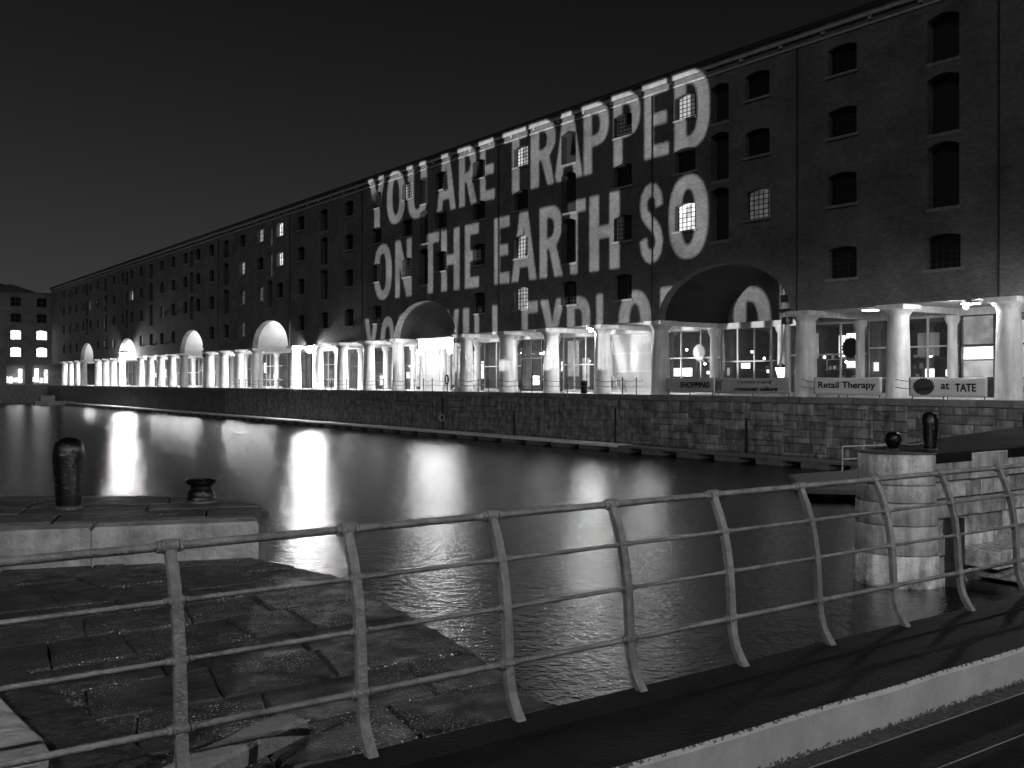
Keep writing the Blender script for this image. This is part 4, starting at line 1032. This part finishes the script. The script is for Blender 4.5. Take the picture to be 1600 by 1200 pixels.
# straight wall stones to the right of the corner
stw = block('stone', .04); stw.materials.append(M['wet_wall']); stp = block('stone', .03); stp.materials.append(M['pale_granite'])
zc = WATER-.4; row = 0
hs_ = [.62, .42, .4, .38, .42, .36, .62]
for h in hs_:
    x = CX+.01; top = row == len(hs_)-1
    if zc+h > PT-.02: h = PT-.02-zc
    while x < 34:
        L = prr.uniform(1.1,1.9) if top else prr.uniform(.5,1.25)
        d = .2+prr.uniform(-.03,.04)
        o = inst('stone', stp if top else stw, None, (x+L/2, PY0+.12-d/2+.06, zc+h/2), (d, L-.022, h-.022), (0, 0, R(90))); PR(o)
        x += L
    zc += h; row += 1
# coping slabs on the pier top
def yback(x): return arc(RAD, A0)[1] + (x-arc(RAD, A0)[0])*BD.y/BD.x
for i, (x0, x1) in enumerate(((CX,21.6),(21.6,23.6),(23.6,25.8),(25.8,28),(28,31),(31,35),(35,39),(39,43))):
    m0, m1 = (PY0+yback(x0))/2, (PY0+yback(x1))/2
    for j, q in enumerate(([(x0,PY0-.02),(x1,PY0-.02),(x1,m1),(x0,m0)], [(x0,m0),(x1,m1),(x1,yback(x1)),(x0,yback(x0))])):
        qx = sum(p[0] for p in q)/4; qy = sum(p[1] for p in q)/4
        mb = MB(); mb.prism([(x-(x-qx)/abs(x-qx)*.008, y-(y-qy)/abs(y-qy)*.008) for x, y in q], PT-.22, PT+prr.uniform(-.004,.004), .02); PR(mb.build('coping_slab', M['pier_top']))
mb = MB(); mb.prism([arc(RAD+.03, A0+(PI/2-.01-A0)*i/16) for i in range(17)] + [(CX-.01, yback(CX)-.01)], PT-.015, PT+.004, .008); PR(mb.build('coping_slab', M['flag_dry']))
# landing steps at the foot of the wall
for i, (x0, x1, zt, y0) in enumerate(((20.5,24.2,-2.72,11.15),(21.3,30,-3.08,10.75),(22.4,30,-2.45,11.45),(23.8,30,-2.1,11.6))):
    x = x0
    while x < x1-.2:
        L = min(prr.uniform(.9,1.5), x1-x); mb = MB(); mb.prism([(x+.01,y0),(x+L-.01,y0),(x+L-.01,PY0+.02),(x+.01,PY0+.02)], zt-.36, zt, .025); PR(mb.build('step', M['wet_wall'])); x += L
for x in (19.95, 20.2):
    mb = MB(); mb.box(x, x+.12, PY0-.28, PY0-.05, WATER-.5, -2.05); PR(mb.build('fender_post', M['fender']))
bollard((19.9,13.2,PT+.004), [(.1,0),(.1,.06),(.13,.1),(.17,.17),(.19,.25),(.17,.33),(.1,.39),(.02,.41)], 'squat round-headed black bollard on the rounded pier corner')
bollard((20.6,12.75,PT+.004), tall, 'tall black bollard on the pier next to the round-headed one')
bollard((24.1,12.3,PT+.004), tall, 'tall black bollard on the pier above the landing steps')
for (a, b_) in (((19.9,13.2,PT+.22),(20.6,12.75,PT+.25)),):
    t = empty('mooring_rope', a); tag(t, 'thin rope slung between the two pier bollards', 'rope'); mb = MB(); mb.smooth = True
    mb.tube([(0+(b_[0]-a[0])*i/8, (b_[1]-a[1])*i/8, -.1*4*(i/8)*(1-i/8)) for i in range(9)], .018, 6); mb.build('strand', M['concrete'], t)

# ---------------------------------------------------------------- street lamps behind the camera light the near stonework
def street_lamp(x, y, z0, h, power, label):
    t = empty('street_lamp', (x, y, z0)); tag(t, label, 'street lamp', 'quay street lamps')
    b = MB(); b.smooth = True; b.lathe([(.16,0),(.16,.5),(.09,.6),(.06,h-.2),(.05,h)], n=12); b.build('post', M['metal'], t)
    b = MB(); b.smooth = True; b.lathe([(.08,.4),(.3,.34),(.44,.2),(.46,.02)], (0,0,h), 18); b.build('hood', M['metal'], t)
    b = MB(); b.smooth = True; b.lathe([(.02,.1),(.12,.12),(.16,.2),(.16,.3)], (0,0,h), 14); b.build('glass', M['lamp'], t)
    l = bpy.data.lights.new('street_lamp_bulb', 'POINT'); l.energy = power; l.shadow_soft_size = .06; o = bpy.data.objects.new('street_lamp_bulb', l); COL.objects.link(o); o.parent = t; o.location = (0,0,h+.0)
street_lamp(-5.5, 0.6, DECK+.0, 6.0, 21000, 'tall street lamp standing on the bridge approach')
street_lamp(13.0, -6.0, DECK+.0, 6.5, 38000, 'tall street lamp standing on the passage quay')
pq = MB(); pq.box(-60, 60, -40, -5.01, -6, DECK-.005); struct(pq.build('near_quay', M['pave']))
street_lamp(30.5, 14.3, PT+.01, 5.0, 6500, 'tall street lamp standing on the stone pier')
